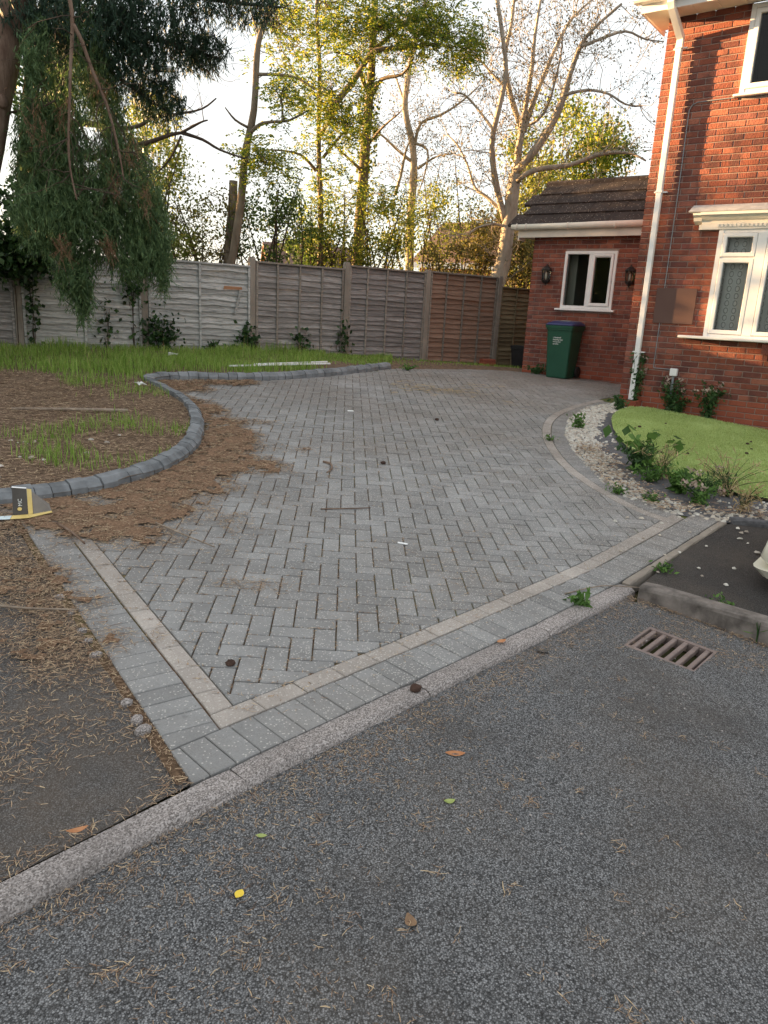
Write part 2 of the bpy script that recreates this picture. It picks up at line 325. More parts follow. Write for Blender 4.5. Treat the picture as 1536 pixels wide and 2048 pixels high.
def tilemat():
    t = NT('brown_roof_tile'); c = t.ramp(t.noise(7, 5), (.3, (.020, .015, .014)), (.7, (.042, .033, .030))); c = t.jit(c, .15)
    v = t.voro(34); vc = t.voro(34, out='Color'); b = t.n('ShaderNodeRGBToBW'); t.l(vc, b.inputs[0]); s = t.math('MULTIPLY', t.math('GREATER_THAN', t.math('ADD', b.outputs[0], t.math('MULTIPLY', t.noise(2, 3), .3)), .80), t.math('LESS_THAN', v, .3))
    c = t.mix(t.math('MULTIPLY', s, .55), c, (.32, .29, .26)); t.bump(t.noise(120, 3), .4, .004); return t.done(c, .9)
MAT['tile'] = tilemat()
MAT['tile_far'] = plain('far_roof_tile', (.13, .08, .062), (.19, .115, .085), 12, .9, .2)
MAT['brick_far'] = plain('far_brick', (.27, .11, .06), (.36, .16, .09), 20, .9, .1)
MAT['binG'] = plain('green_bin_plastic', (.010, .065, .038), (.016, .085, .050), 3, .45, 0, .15, 300, spec=.4)
MAT['binB'] = plain('blue_bin_plastic', (.018, .025, .095), (.026, .035, .125), 3, .4, 0, .1, 300, spec=.4)
MAT['black'] = plain('black_plastic', (.008, .008, .009), (.018, .018, .019), 8, .5)
MAT['iron'] = plain('cast_iron', (.15, .115, .105), (.235, .185, .17), 12, .6, .05, .3, 150, spec=.5)
MAT['void'] = plain('gully_dark', (.006, .006, .006), (.012, .012, .011), 8, .9)
MAT['print'] = plain('white_print', (.72, .75, .72), (.78, .8, .78), 4, .6)
MAT['lampmetal'] = plain('black_lantern_metal', (.012, .011, .011), (.022, .02, .02), 9, .45, spec=.5)
MAT['frost'] = plain('frosted_bulb', (.5, .45, .38), (.62, .57, .5), 6, .4)
MAT['rubber'] = plain('tyre_rubber', (.012, .012, .012), (.022, .022, .022), 8, .85)
MAT['alloy'] = plain('alloy_wheel', (.42, .42, .43), (.5, .5, .51), 4, .35, metal=.8)
MAT['carpaint'] = plain('cream_car_paint', (.72, .71, .60), (.76, .75, .64), 2, .22, spec=.6)
MAT['room'] = plain('dim_room', (.010, .010, .009), (.018, .018, .016), 2, .9)  # near-black walls stand in for the dark of unlit rooms
MAT['roompale'] = plain('dim_room_wall', (.24, .24, .20), (.28, .275, .23), 2, .9)
MAT['grey_pipe'] = plain('grey_conduit', (.20, .22, .24), (.27, .29, .31), 8, .5)
MAT['plaque'] = plain('brown_plaque', (.105, .058, .048), (.13, .075, .062), 2.2, .8)
MAT['card_dark'] = plain('charcoal_card', (.075, .068, .062), (.095, .088, .08), 12, .7)
MAT['card_grey'] = plain('grey_card', (.20, .185, .17), (.26, .24, .22), 12, .8)
MAT['card_yellow'] = plain('yellow_card', (.66, .50, .17), (.74, .58, .24), 16, .6)
MAT['card_blue'] = plain('pale_blue_card', (.55, .66, .70), (.62, .73, .77), 12, .6)
def barkmat(name, c1, c2, c3):
    t = NT(name); c = t.ramp(t.noise(7, 6, .65, 'pos', (1, 1, .3)), (.3, c1), (.55, c2), (.75, c3)); t.bump(t.noise(16, 5, .7, 'pos', (1, 1, .25)), .8, .02); return t.done(c, .92, .15)
MAT['bark_pale'] = barkmat('pale_bark', (.22, .19, .15), (.36, .32, .26), (.46, .42, .35))
MAT['bark_grey'] = barkmat('grey_brown_bark', (.10, .08, .06), (.19, .155, .115), (.26, .22, .16))
MAT['bark_dark'] = barkmat('dark_bark', (.045, .033, .026), (.09, .068, .052), (.14, .11, .085))
MAT['bark_con'] = barkmat('conifer_bark', (.10, .06, .045), (.20, .14, .105), (.28, .215, .17))
MAT['robinia'] = leafmat('robinia_leaves', [(.065, .13, .018), (.12, .19, .025), (.20, .24, .03), (.34, .31, .04)], .5, .25)
MAT['darkleaf'] = leafmat('dark_green_leaves', [(.045, .085, .022), (.075, .13, .03), (.12, .16, .038)], .45, .3)  # dark green foliage colour, varied leaf by leaf
MAT['gold'] = leafmat('backlit_gold_leaves', [(.10, .15, .025), (.17, .21, .035), (.27, .27, .045), (.09, .14, .03)], .5, .3)  # gold glow of backlit shrubs is put into the leaf colour
MAT['brownleaf'] = leafmat('brownish_leaves', [(.11, .10, .035), (.17, .15, .045), (.14, .15, .04), (.20, .15, .05)], .45, .3)
MAT['dryleaf'] = leafmat('sparse_dry_leaves', [(.07, .06, .03), (.12, .10, .04), (.18, .14, .05)], .35, .3)
MAT['conif'] = leafmat('conifer_sprays', [(.065, .125, .055), (.10, .17, .07), (.14, .21, .085), (.085, .15, .07)], .35, .25)
MAT['conif_backlit'] = leafmat('backlit_conifer_sprays', [(.018, .04, .026), (.028, .058, .036), (.022, .05, .028)], .2, .25)  # backlit darkness of the upper sprays is put into this colour
MAT['conif_dead'] = leafmat('dead_conifer_sprays', [(.20, .11, .065), (.27, .16, .095), (.16, .09, .06)], .25, .2)
MAT['ivy'] = leafmat('ivy_leaves', [(.018, .045, .016), (.03, .07, .022), (.05, .10, .03)], .25, .3, .4)
MAT['weed'] = leafmat('weed_leaves', [(.06, .13, .03), (.09, .19, .04), (.13, .24, .06)], .35, .25)
MAT['weed_dark'] = leafmat('dark_weed_leaves', [(.03, .075, .025), (.05, .11, .035), (.07, .13, .045)], .3, .25)
MAT['flower'] = leafmat('faded_flowers', [(.45, .34, .30), (.58, .48, .40), (.38, .24, .20)], .3, .15)
MAT['white'] = plain('white_plastic', (.75, .76, .76), (.82, .83, .83), 6, .5)
MAT['leaf_orange'] = plain('orange_leaf', (.36, .15, .06), (.48, .24, .12), 30, .7)
MAT['leaf_yellow'] = plain('yellow_leaf', (.70, .50, .04), (.8, .6, .08), 30, .6)
MAT['leaf_green'] = plain('green_leaf', (.22, .30, .07), (.33, .38, .14), 30, .6)
MAT['leaf_brown'] = plain('brown_leaf', (.17, .10, .06), (.30, .20, .12), 30, .8)
MAT['twig'] = plain('twig_wood', (.16, .12, .09), (.34, .28, .22), 20, .9)
MAT['cone'] = plain('cone_brown', (.035, .02, .015), (.07, .04, .03), 40, .9)
MAT['silverpole'] = plain('galvanised_steel', (.30, .31, .32), (.38, .39, .40), 6, .5, metal=.3)
def glassmat(name='window_glass', tint=(.9, .93, .92), base=.0):
    m = bpy.data.materials.new(name); m.use_nodes = True; t = m.node_tree; t.nodes.clear(); o = t.nodes.new('ShaderNodeOutputMaterial'); a = t.nodes.new('ShaderNodeBsdfTransparent'); a.inputs[0].default_value = (*tint, 1)
    b = t.nodes.new('ShaderNodeBsdfGlossy'); b.inputs['Roughness'].default_value = .02; f = t.nodes.new('ShaderNodeFresnel'); f.inputs[0].default_value = 1.38; x = t.nodes.new('ShaderNodeMixShader')
    ad = t.nodes.new('ShaderNodeMath'); ad.operation = 'ADD'; ad.inputs[1].default_value = base; t.links.new(f.outputs[0], ad.inputs[0]); t.links.new(ad.outputs[0], x.inputs[0])
    t.links.new(a.outputs[0], x.inputs[1]); t.links.new(b.outputs[0], x.inputs[2]); t.links.new(x.outputs[0], o.inputs[0]); return m
MAT['glass'] = glassmat()
MAT['carglass'] = glassmat('car_glass', (.12, .13, .13), .05)
def lacemat():
    t = NT('lace_curtain'); uv = t.pos('obj'); sx = t.n('ShaderNodeSeparateXYZ'); t.l(uv, sx.inputs[0])
    fx = t.math('ABSOLUTE', t.math('SUBTRACT', t.math('FRACT', t.math('MULTIPLY', sx.outputs[0], 9.5)), .5)); fz = t.math('ABSOLUTE', t.math('SUBTRACT', t.math('FRACT', t.math('MULTIPLY', sx.outputs[2], 11.)), .5))
    r = t.math('SQRT', t.math('ADD', t.math('POWER', t.math('MULTIPLY', fx, 2.6), 2.), t.math('POWER', t.math('MULTIPLY', fz, 1.5), 2.))); ring = t.math('LESS_THAN', t.math('ABSOLUTE', t.math('SUBTRACT', r, .55)), .12)
    mesh_ = t.math('MULTIPLY', t.noise(260, 2, .5, 'obj'), .5); a = t.math('ADD', t.math('MULTIPLY', ring, -.10), t.math('ADD', mesh_, .5), True)
    c = t.mix(ring, (.64, .65, .62), (.40, .41, .39)); t.done(c, .9, .1); tp = t.n('ShaderNodeBsdfTransparent'); x = t.n('ShaderNodeMixShader'); t.l(a, x.inputs[0]); t.l(tp.outputs[0], x.inputs[1]); t.l(t.b.outputs[0], x.inputs[2]); t.l(x.outputs[0], t.o.inputs[0]); return t.m
MAT['lace'] = lacemat()
# ================================================================ terrain, road, pavements
from mathutils.geometry import delaunay_2d_cdt
def sheet(name, poly, dz, mat, step=.2, kind='structure', rough=0., hole=None, edge=None, sm=True, dzf=None):
    B = resample(list(poly)+[poly[0]], edge or step)[:-1]; nb = len(B); xs, ys = B[:, 0], B[:, 1]
    gx, gy = np.meshgrid(np.arange(xs.min(), xs.max(), step)+step/2, np.arange(ys.min(), ys.max(), step)+step/2); gx = gx.ravel(); gy = gy.ravel()
    k = inpoly(gx, gy, [tuple(p) for p in B]); k &= segdist(gx, gy, [tuple(p) for p in B], True) > step*.35
    if hole: k &= ~inpoly(gx, gy, hole) & (segdist(gx, gy, hole, True) > .03)
    pts = [Vector(p) for p in B]; ed = [(i, (i+1) % nb) for i in range(nb)]
    if hole: h0 = len(pts); pts += [Vector(p) for p in hole]; ed += [(h0+i, h0+(i+1) % len(hole)) for i in range(len(hole))]
    pts += [Vector((float(a), float(b))) for a, b in zip(gx[k], gy[k])]
    v, e, f, *_ = delaunay_2d_cdt(pts, ed, [], 1, 1e-5)
    if True:
        c = np.array([[sum(v[i].x for i in q)/3, sum(v[i].y for i in q)/3] for q in f]); ok = inpoly(c[:, 0], c[:, 1], [tuple(p) for p in B])
        if hole: ok &= ~inpoly(c[:, 0], c[:, 1], hole)
        f = [q for q, o_ in zip(f, ok) if o_]
    V = [(p.x, p.y, float(g(p.x, p.y))+(dzf(p.x, p.y) if dzf else dz)+(rough*float(wav(p.x, p.y, 3)) if rough else 0)) for p in v]
    F = [tuple(q) if (v[q[1]]-v[q[0]]).cross(v[q[2]]-v[q[0]]) > 0 else tuple(q)[::-1] for q in f]
    return obj(name, (V, F), mat, kind=kind, sm=sm)
def off(P, d):                                            # offset a polyline to its left by d
    P = np.array(P, float); t = np.gradient(P, axis=0); t /= np.linalg.norm(t, axis=1)[:, None]; return P+np.stack([-t[:, 1], t[:, 0]], 1)*d
xs = np.unique(np.r_[np.linspace(-400, -20, 16), np.linspace(-20, 20, 41), np.linspace(20, 400, 16)]); ys = np.unique(np.r_[np.linspace(-120, -10, 8), np.linspace(-10, 25, 71), np.linspace(25, 700, 30)])
GX, GY = np.meshgrid(xs, ys, indexing='ij'); V = np.stack([GX, GY, g(GX, GY)-.09-.5*np.clip((GY-60)/400, 0, 1)], -1).reshape(-1, 3); ny = len(ys)
ii, jj = np.meshgrid(np.arange(len(xs)-1), np.arange(ny-1), indexing='ij'); q = (ii*ny+jj).ravel(); F = np.stack([q, q+ny, q+ny+1, q+1], 1)
link('ground', npmesh2('ground', V, F, MAT['terrain'], True), kind='structure')
KD = Vector((2.04, 2.15)).normalized(); KN = Vector((KD.y, -KD.x))                # along the kerb, and out towards the road
K = [(-.60, 2.06), (1.44, 4.21), (2.65, 5.65)]
RK = Vector((.745, -.667)); RKB = Vector((-RK.y, RK.x))                          # raised kerb direction, and its back side
RC = (1.50, 4.06)                                                                # corner where the two kerbs meet
GRATE_C = (1.485, 3.455); GRATE_A = R(-41)
def gr(x, y): c, s = math.cos(GRATE_A), math.sin(GRATE_A); return (GRATE_C[0]+x*c-y*s, GRATE_C[1]+x*s+y*c)
hole = [gr(-.175, -.16), gr(.175, -.16), gr(.175, .16), gr(-.175, .16)]
KD2 = Vector((.637, .771)); KN2 = Vector((KD2.y, -KD2.x))                          # the kerb turns slightly left of the driveway
kp = lambda t, d=0: (K[0][0]+KD.x*t+KN.x*d, K[0][1]+KD.y*t+KN.y*d) if t > -.01 else (K[0][0]+KD2.x*t+KN2.x*d, K[0][1]+KD2.y*t+KN2.y*d)
road = sheet('road', [kp(-14, .04), kp(-.011, .04), kp(.02, .04), kp(2.94, .04), (RC[0]+RK.x*.02, RC[1]+RK.y*.02-.02), (RC[0]+RK.x*14, RC[1]+RK.y*14), (13, -20), (-10, -20)], -.034, MAT['road'], .35, hole=hole, rough=.004)
sheet('footway', [kp(.05, -.02), (-.70, 2.20), (-2.09, 4.10), (-2.4, 4.55), (-2.66, 4.56), (-6, 2.6), (-14, -3.4), kp(-14, -.02)], -.012, MAT['footway'], .3, rough=.005)
pad = sheet('side_pavement', [(RC[0]+.03, RC[1]+.10), (2.63, 5.58), (3.05, 5.66), (6, 4.7), (13, -.5), (RC[0]+RK.x*14+RKB.x*.06, RC[1]+RK.y*14+RKB.y*.06), (RC[0]+RKB.x*.06+.02, RC[1]+RKB.y*.06)], -.004, MAT['pad'], .3, rough=.006)
# kerb stones
kerb = empty('kerb', (kp(0)[0], kp(0)[1], float(g(*kp(0))))); tag(kerb, 'worn grey concrete kerb running along the dropped edge of the road', 'kerb')
kerb.location = (0, 0, 0)
def kstone(parent, p0, p1, nrm, w, top0, top1, mat, rd=.03, name='kerb_stone', low=.16):
    V = []; n = 10; P0, P1 = Vector(p0), Vector(p1); L = (P1-P0).length; prof = [(0, 0), (w-rd, 0), (w-rd*.62, -rd*.12), (w-rd*.3, -rd*.35), (w-rd*.08, -rd*.7), (w, -rd), (w+.006, -low), (0, -low)]
    for i in range(n+1):
        t = i/n; p = P0+(P1-P0)*t; z = float(g(p.x, p.y)); top = top0+(top1-top0)*t; e = .006*(1 if i in (0, n) else 0)
        for a, b in prof: j = random.uniform(-.0018, .0018); V.append((p.x+nrm.x*(a+j), p.y+nrm.y*(a+j), z+top+b+j-(e if b > -.05 else 0)))
    m = len(prof); F = [(i*m+k, i*m+(k+1) % m, (i+1)*m+(k+1) % m, (i+1)*m+k) for i in range(n) for k in range(m)]+[tuple(range(m-1, -1, -1)), tuple(range(n*m, (n+1)*m))]
    F = [f[::-1] for f in F]
    return obj(name, (V, F), mat, parent)
ts = [-14+.92*0, ] ; t = .185-.93*12
while t < 2.95:
    t1 = min(t+.922, 3.0)
    h = lambda u: .0 if u > .1 else min(.012, .0+(.1-u)*.012)
    kstone(kerb, kp(t), kp(t1), KN if t > -.01 else KN2, .10, -.006+h(t), -.006+h(t1), MAT['kerb']); t += .93
rk = empty('kerb', (0, 0, 0)); tag(rk, 'raised concrete kerb behind the drain grate', 'kerb')
t = 0
while t < 10:
    a, b = (RC[0]+RK.x*t, RC[1]+RK.y*t), (RC[0]+RK.x*(t+.91), RC[1]+RK.y*(t+.91)); kstone(rk, (a[0]+RKB.x*.11, a[1]+RKB.y*.11), (b[0]+RKB.x*.11, b[1]+RKB.y*.11), -RKB, .10, .05+min(.05, t*.06), .05+min(.05, (t+.9)*.06), MAT['kerb_dirty'], .028, low=.2); t += .92
ps = empty('path_edging', (0, 0, 0)); tag(ps, 'thin concrete edging strip between the grey pavers and the dark side pavement', 'edging')
for a, b in ((.0, .45), (.452, .9), (.902, 1.35), (1.352, 1.84)):
    d = Vector((1.21, 1.44)).normalized(); o0 = Vector((1.455, 4.215)); kstone(ps, o0+d*a, o0+d*b, Vector((d.y, -d.x)), .05, .004, .004, MAT['concrete'], .01, 'edging_strip', .08)

# ================================================================ block paved driveway
EDG = smooth([(-2.62, 4.52), (-2.3, 4.76), (-2.01, 5.05), (-1.79, 5.47), (-1.64, 6.05), (-1.70, 6.82), (-1.96, 7.74), (-2.33, 8.44), (-2.81, 9.08), (-3.0, 9.33), (-2.92, 9.62), (-2.52, 9.84), (-1.9, 10.1), (-1.29, 10.61), (-.63, 11.4), (-.19, 12.09), (.02, 12.45)], 2)
CUR = smooth([(3.12, 10.95), (2.95, 10.76), (2.35, 9.99), (1.94, 9.21), (1.72, 8.33), (1.64, 7.5), (1.66, 6.76), (1.79, 6.19), (1.97, 5.70), (2.2, 5.44)], 2)
drive = empty('driveway', (.2, 6.5, float(g(.2, 6.5)))); drive['kind'] = 'structure'; drive.location = (0, 0, 0)
bed_poly = [(-.63, 2.07), (-2.07, 4.08)]+[tuple(p) for p in EDG[2:]]+[(.6, 12.95), (1.6, 13.75), (2.42, 14.02), (4.1, 12.75), (3.27, 10.72)]+[tuple(p) for p in off(CUR, -.0)[2:-6]]+[(2.64, 5.64), (1.44, 4.21)]
bed_poly = [(-.63, 2.09), (-2.07, 4.08), (-2.45, 4.62)]+[tuple(p) for p in EDG[4:]]+[(.6, 12.95), (1.6, 13.75), (2.42, 14.02), (4.1, 12.75), (3.27, 10.72), (2.75, 10.16), (2.3, 9.25), (2.05, 8.33), (1.96, 7.41), (2.0, 6.24), (2.27, 5.79), (2.63, 5.64), (1.44, 4.22)]
jb = sheet('joint_sand', bed_poly, -.0105, MAT['joint'], .12); jb.parent = drive; del jb['kind']
LO = [(-2.07, 4.14), (-.63, 2.165)]                                              # outer line of the left border
LD = Vector((LO[1][0]-LO[0][0], LO[1][1]-LO[0][1])).normalized(); LN = Vector((-LD.y, LD.x))
PIT = .1035
def block(poly, name, mat, dz=0., tilt=True):
    cx = sum(p[0] for p in poly)/len(poly); cy = sum(p[1] for p in poly)/len(poly); M = lay(cx, cy, 0, dz+random.uniform(-.002, .002)); Mi = M.inverted()
    loc = []
    for p in poly: q = Mi @ Vector((p[0], p[1], float(g(*p))+dz)); loc.append((q.x, q.y))
    return M, prism(loc, -.05, 0, .004)
def shrink(poly, d=.0018):
    n = len(poly); cx = sum(p[0] for p in poly)/n; cy = sum(p[1] for p in poly)/n; return [(cx+(x-cx)*(1-d/max(.02, math.hypot(x-cx, y-cy))), cy+(y-cy)*(1-d/max(.02, math.hypot(x-cx, y-cy)))) for x, y in poly]
def strip(P, d0, d1, pitch, name, mat, cond=lambda x, y: True, dz=0., clips=(), s0=0.):
    P = np.array(P, float); s = np.r_[0, np.cumsum(np.hypot(*np.diff(P, axis=0).T))]; tt = np.gradient(P, axis=0); tt /= np.linalg.norm(tt, axis=1)[:, None]; N = np.stack([-tt[:, 1], tt[:, 0]], 1)
    at = lambda u, d: tuple(np.interp(u, s, P[:, k])+d*np.interp(u, s, N[:, k]) for k in (0, 1)); u = s0
    while u+pitch*.5 < s[-1]:
        a, b = u+.002, min(u+pitch-.002, s[-1]); poly = [at(a, d0+.002), at(b, d0+.002), at(b, d1-.002), at(a, d1-.002)]; u += pitch
        if area(poly) < 0: poly = poly[::-1]
        for c in clips:
            if poly: poly = clip(poly, *c)
        if len(poly) < 3 or abs(area(poly)) < .0012: continue
        c = np.mean(poly, 0)
        if not cond(*c): continue
        M, vf = block([tuple(map(float, p)) for p in poly], name, mat, dz); obj(name, vf, mat, drive, M)
# borders: soldier course and buff band along the kerb, the left side and the curve by the house
LNv = (LN.x, LN.y); clipL = ((LO[0][0], LO[0][1]), LNv)
KE = resample(K, .05)
KE = np.vstack([[K[0][0]-KD.x*.16, K[0][1]-KD.y*.16], KE])
strip(KE, .004, .204, PIT, 'border_block', MAT['paver'], clips=[clipL], s0=.06)
strip(KE, .206, .306, PIT*2, 'band_block', MAT['paver_light'], clips=[((LO[0][0]+LN.x*.204, LO[0][1]+LN.y*.204), LNv)], s0=.03, cond=lambda x, y: x < 2.33)
kin = lambda d: ((K[0][0]-KN.x*d, K[0][1]-KN.y*d), (-KN.x, -KN.y))
LP = [(LO[0][0]-LD.x*.35, LO[0][1]-LD.y*.35), (LO[1][0]+LD.x*.1, LO[1][1]+LD.y*.1)]
LP = resample(LP, .05)
strip(LP, .0, .2, PIT, 'border_block', MAT['paver'], clips=[kin(.206)])
strip(LP, .206, .306, PIT*2, 'band_block', MAT['paver_light'], clips=[kin(.310)], s0=.10)
CR = resample(CUR, .05)
nearK = lambda x, y: (x-K[1][0])*-.765+(y-K[1][1])*.643
strip(CR, .0, .1, PIT*1.6, 'band_block', MAT['paver_light'], cond=lambda x, y: nearK(x, y) > .33 and x < 3.05)
strip(CR, .103, .31, PIT, 'border_block', MAT['paver'], cond=lambda x, y: nearK(x, y) > .26 and x < 3.15, s0=.03)
# herringbone field
TH = R(3.5); ct, st = math.cos(TH), math.sin(TH)
Lin = [(p[0]+LN.x*.309, p[1]+LN.y*.309) for p in (LP[0]-np.array(LD)*2, LP[-1])]
Kin = [tuple(p) for p in off(resample(K, .3), .309)]
Cin = [tuple(p) for p in CR]
field = [(-.45, 2.4), (-2.2, 4.45)]+[tuple(p) for p in EDG[3:]]+[(.6, 12.9), (1.6, 13.7), (2.40, 14.0), (4.05, 12.75), (3.25, 10.75)]+[(3.1, 10.95)]+Cin+[(2.2, 5.6), (1.3, 4.2)]
def nearseg(x, y, P):
    bd = 9; bs = None
    for a, b in zip(P[:-1], P[1:]):
        dx, dy = b[0]-a[0], b[1]-a[1]; t = max(0, min(1, ((x-a[0])*dx+(y-a[1])*dy)/(dx*dx+dy*dy))); d = math.hypot(x-a[0]-t*dx, y-a[1]-t*dy)
        if d < bd: bd = d; bs = (a, b)
    return bd, bs
full_me = {}
blocks = []
for m in range(-40, 40):
    for n in range(-90, 130):
        for kind in (0, 1):
            ix, iy = n+4*m, n+(1 if kind else 0); w, h = (1, 2) if kind else (2, 1)
            cxl, cyl = (ix+w/2)*PIT, (iy+h/2)*PIT
            cx, cy = .05+cxl*ct-cyl*st, 6.0+cxl*st+cyl*ct
            if not (-3.2 < cx < 4.3 and 2.2 < cy < 14.2): continue
            blocks.append((cx, cy, w*PIT-.0060, h*PIT-.0052))
B = np.array(blocks); dl = segdist(B[:, 0], B[:, 1], Lin); dk = segdist(B[:, 0], B[:, 1], Kin); dc = segdist(B[:, 0], B[:, 1], Cin)
ins = inpoly(B[:, 0], B[:, 1], field); cand = ins | (dl < .14) | (dk < .14) | (dc < .14)
B = B[cand]; B = B[np.argsort(np.hypot(B[:, 0], B[:, 1]))]
far_parts = []; count = 0
HPM = {}
for cx, cy, w, h in B:
    poly = [(cx+a*w/2*ct-b*h/2*st, cy+a*w/2*st+b*h/2*ct) for a, b in ((-1, -1), (1, -1), (1, 1), (-1, 1))]; cut = False
    for P in (Lin, Kin, Cin):
        d, s_ = nearseg(cx, cy, P)
        if d < .16:
            a, b = s_; nx, ny_ = -(b[1]-a[1]), b[0]-a[0]
            if P is Cin: nx, ny_ = -nx, -ny_
            L_ = math.hypot(nx, ny_); k0 = len(poly); poly2 = clip(poly, a, (nx/L_, ny_/L_))
            if len(poly2) < 3: poly = []; break
            if abs(area(poly2)-area(poly)) > 1e-7: cut = True
            poly = poly2
    if len(poly) < 3 or area(poly) < .0005: continue
    c = np.mean(poly, 0)
    if not inpoly(c[0], c[1], field): continue
    settle = -.001+.0025*float(wav(cx, cy, .9))+random.uniform(-.0015, .0015)
    if count < 300:
        count += 1
        if not cut:
            key = round(w, 3)
            if key not in HPM: HPM[key] = mesh('paver', *prism([(-w/2, -h/2), (w/2, -h/2), (w/2, h/2), (-w/2, h/2)], -.05, 0, .004), MAT['paver'])
            M = lay(cx, cy, TH, settle) @ Matrix.Rotation(R(random.uniform(-.5, .5)), 4, 'Z') @ Matrix.Rotation(R(random.uniform(-.7, .7)), 4, 'X'); link('paver', HPM[key], drive, M)
        else:
            M, vf = block([tuple(map(float, p)) for p in poly], 'paver', MAT['paver'], settle); obj('paver', vf, MAT['paver'], drive, M)
    else:
        M, vf = block([tuple(map(float, p)) for p in poly], 'p', MAT['paver'], settle); far_parts.append(([tuple(M @ Vector(p)) for p in vf[0]], vf[1]))
obj('paver_field', join(far_parts), MAT['paver'], drive, kind='stuff')
# broken packing stones along the left border
for i, (t, s) in enumerate(((.35, .05), (.55, .035), (.75, .045), (.86, .04), (1.0, .05), (1.42, .05), (1.55, .055), (1.62, .06))):
    t += .55; s *= .55; x, y = LO[0][0]+LD.x*t-LN.x*(.03+s*.4), LO[0][1]+LD.y*t-LN.y*(.03+s*.4)
    poly = [(s*math.cos(a)*random.uniform(.7, 1.2)*.8, s*math.sin(a)*random.uniform(.7, 1.1)*1.0) for a in np.linspace(0, 5.6, 8)]
    o = obj('packing_stone', prism(poly, -.02, .018, .008), MAT['kerb'], None, lay(x, y, R(-54), -.006)); tag(o, 'small pale concrete packing lump against the left paver border', 'stone', 'packing lumps along the paver border')

# ================================================================ raised bed and its edging
FO = Vector((-4.0, 12.2)); FD = Vector((math.cos(R(33)), math.sin(R(33)))); FP = 1.83
fpt = lambda k, d=0: (FO.x+FD.x*FP*k-FD.y*d, FO.y+FD.y*FP*k+FD.x*d)
bedp = [tuple(p) for p in EDG]+[(.62, 12.80), (1.62, 13.62), (2.40, 13.98), (2.95, 14.9), fpt(5.2, -.02), fpt(-9.2, -.02), (-16, -4.5), (-6, 2.7)]
FARL = [(.02, 12.40), (.62, 12.80), (1.62, 13.62), (2.40, 13.98)]
sheet('soil_bed', bedp, .045, MAT['soil'], .12, rough=.012, dzf=lambda x, y: .045 if x < -.3 else -.012+.057*min(1., float(segdist(x, y, FARL))/.4))
ek = empty('bed_edging', (0, 0, 0)); tag(ek, 'curved edging of chamfered blue grey concrete kerb blocks round the planting bed', 'edging')
ER = resample(EDG, .02); es = np.r_[0, np.cumsum(np.hypot(*np.diff(ER, axis=0).T))]; et = np.gradient(ER, axis=0); et /= np.linalg.norm(et, axis=1)[:, None]; en = np.stack([-et[:, 1], et[:, 0]], 1)
u = 0.; first = True
while u < es[-1]-.06:
    L_ = .118+random.uniform(-.01, .012)
    prof = [(0, -.06), (.0, .045), (.035, .085), (.10, .098), (.125, .09), (.125, -.06)]; Vv = []
    jz = random.uniform(-.007, .007); jo = random.uniform(-.006, .006)
    for a in (u+.002, u+L_/2, u+L_-.002):
        p = [np.interp(a, es, ER[:, k]) for k in (0, 1)]; nn = [np.interp(a, es, en[:, k]) for k in (0, 1)]; z = float(g(*p))
        for d, h in prof: Vv.append((p[0]+nn[0]*(d+jo), p[1]+nn[1]*(d+jo), z+h+jz))
    m = len(prof); Ff = [(i*m+k, i*m+(k+1) % m, (i+1)*m+(k+1) % m, (i+1)*m+k) for i in range(2) for k in range(m)]+[tuple(range(m-1, -1, -1)), tuple(range(2*m, 3*m))]
    obj('edging_block', (Vv, Ff), MAT['edging'], ek); u += L_+.003

# ================================================================ front garden by the house
LAWN = smooth([(3.30, 10.25), (3.0, 9.85), (2.80, 9.38), (2.60, 8.52), (2.52, 7.5), (2.62, 6.8), (2.80, 6.52), (3.32, 6.26), (4.4, 5.95), (5.9, 5.2)], 1)
lawn_poly = [tuple(p) for p in LAWN]+[(6.6, 7.9), (5.6, 8.76), (4.87, 9.34), (4.2, 9.84), (3.55, 10.3)]
gb_poly = [(3.26, 10.70), (2.70, 10.18), (2.23, 9.23), (2.0, 8.35), (1.91, 7.41), (1.93, 6.20), (2.22, 5.74), (2.63, 5.60), (3.05, 5.70), (6, 4.76), (8, 6.9), (5.7, 8.85)]
sheet('gravel_bed', gb_poly, -.005, MAT['slate'], .15, rough=.002)
sheet('artificial_lawn', lawn_poly, .035, MAT['turfbase'], .12, rough=.006)
pe = empty('path_edging', (0, 0, 0)); tag(pe, 'dark rounded edging log between white gravel and side pavement', 'edging')
kstone(pe, (2.72, 5.66), (3.3, 5.60), Vector((.1, -1)).normalized(), .06, .035, .04, MAT['slate'], .03, 'edging_strip', .06); kstone(pe, (3.31, 5.60), (4.2, 5.34), Vector((.27, -.96)), .06, .04, .04, MAT['slate'], .03, 'edging_strip', .06)
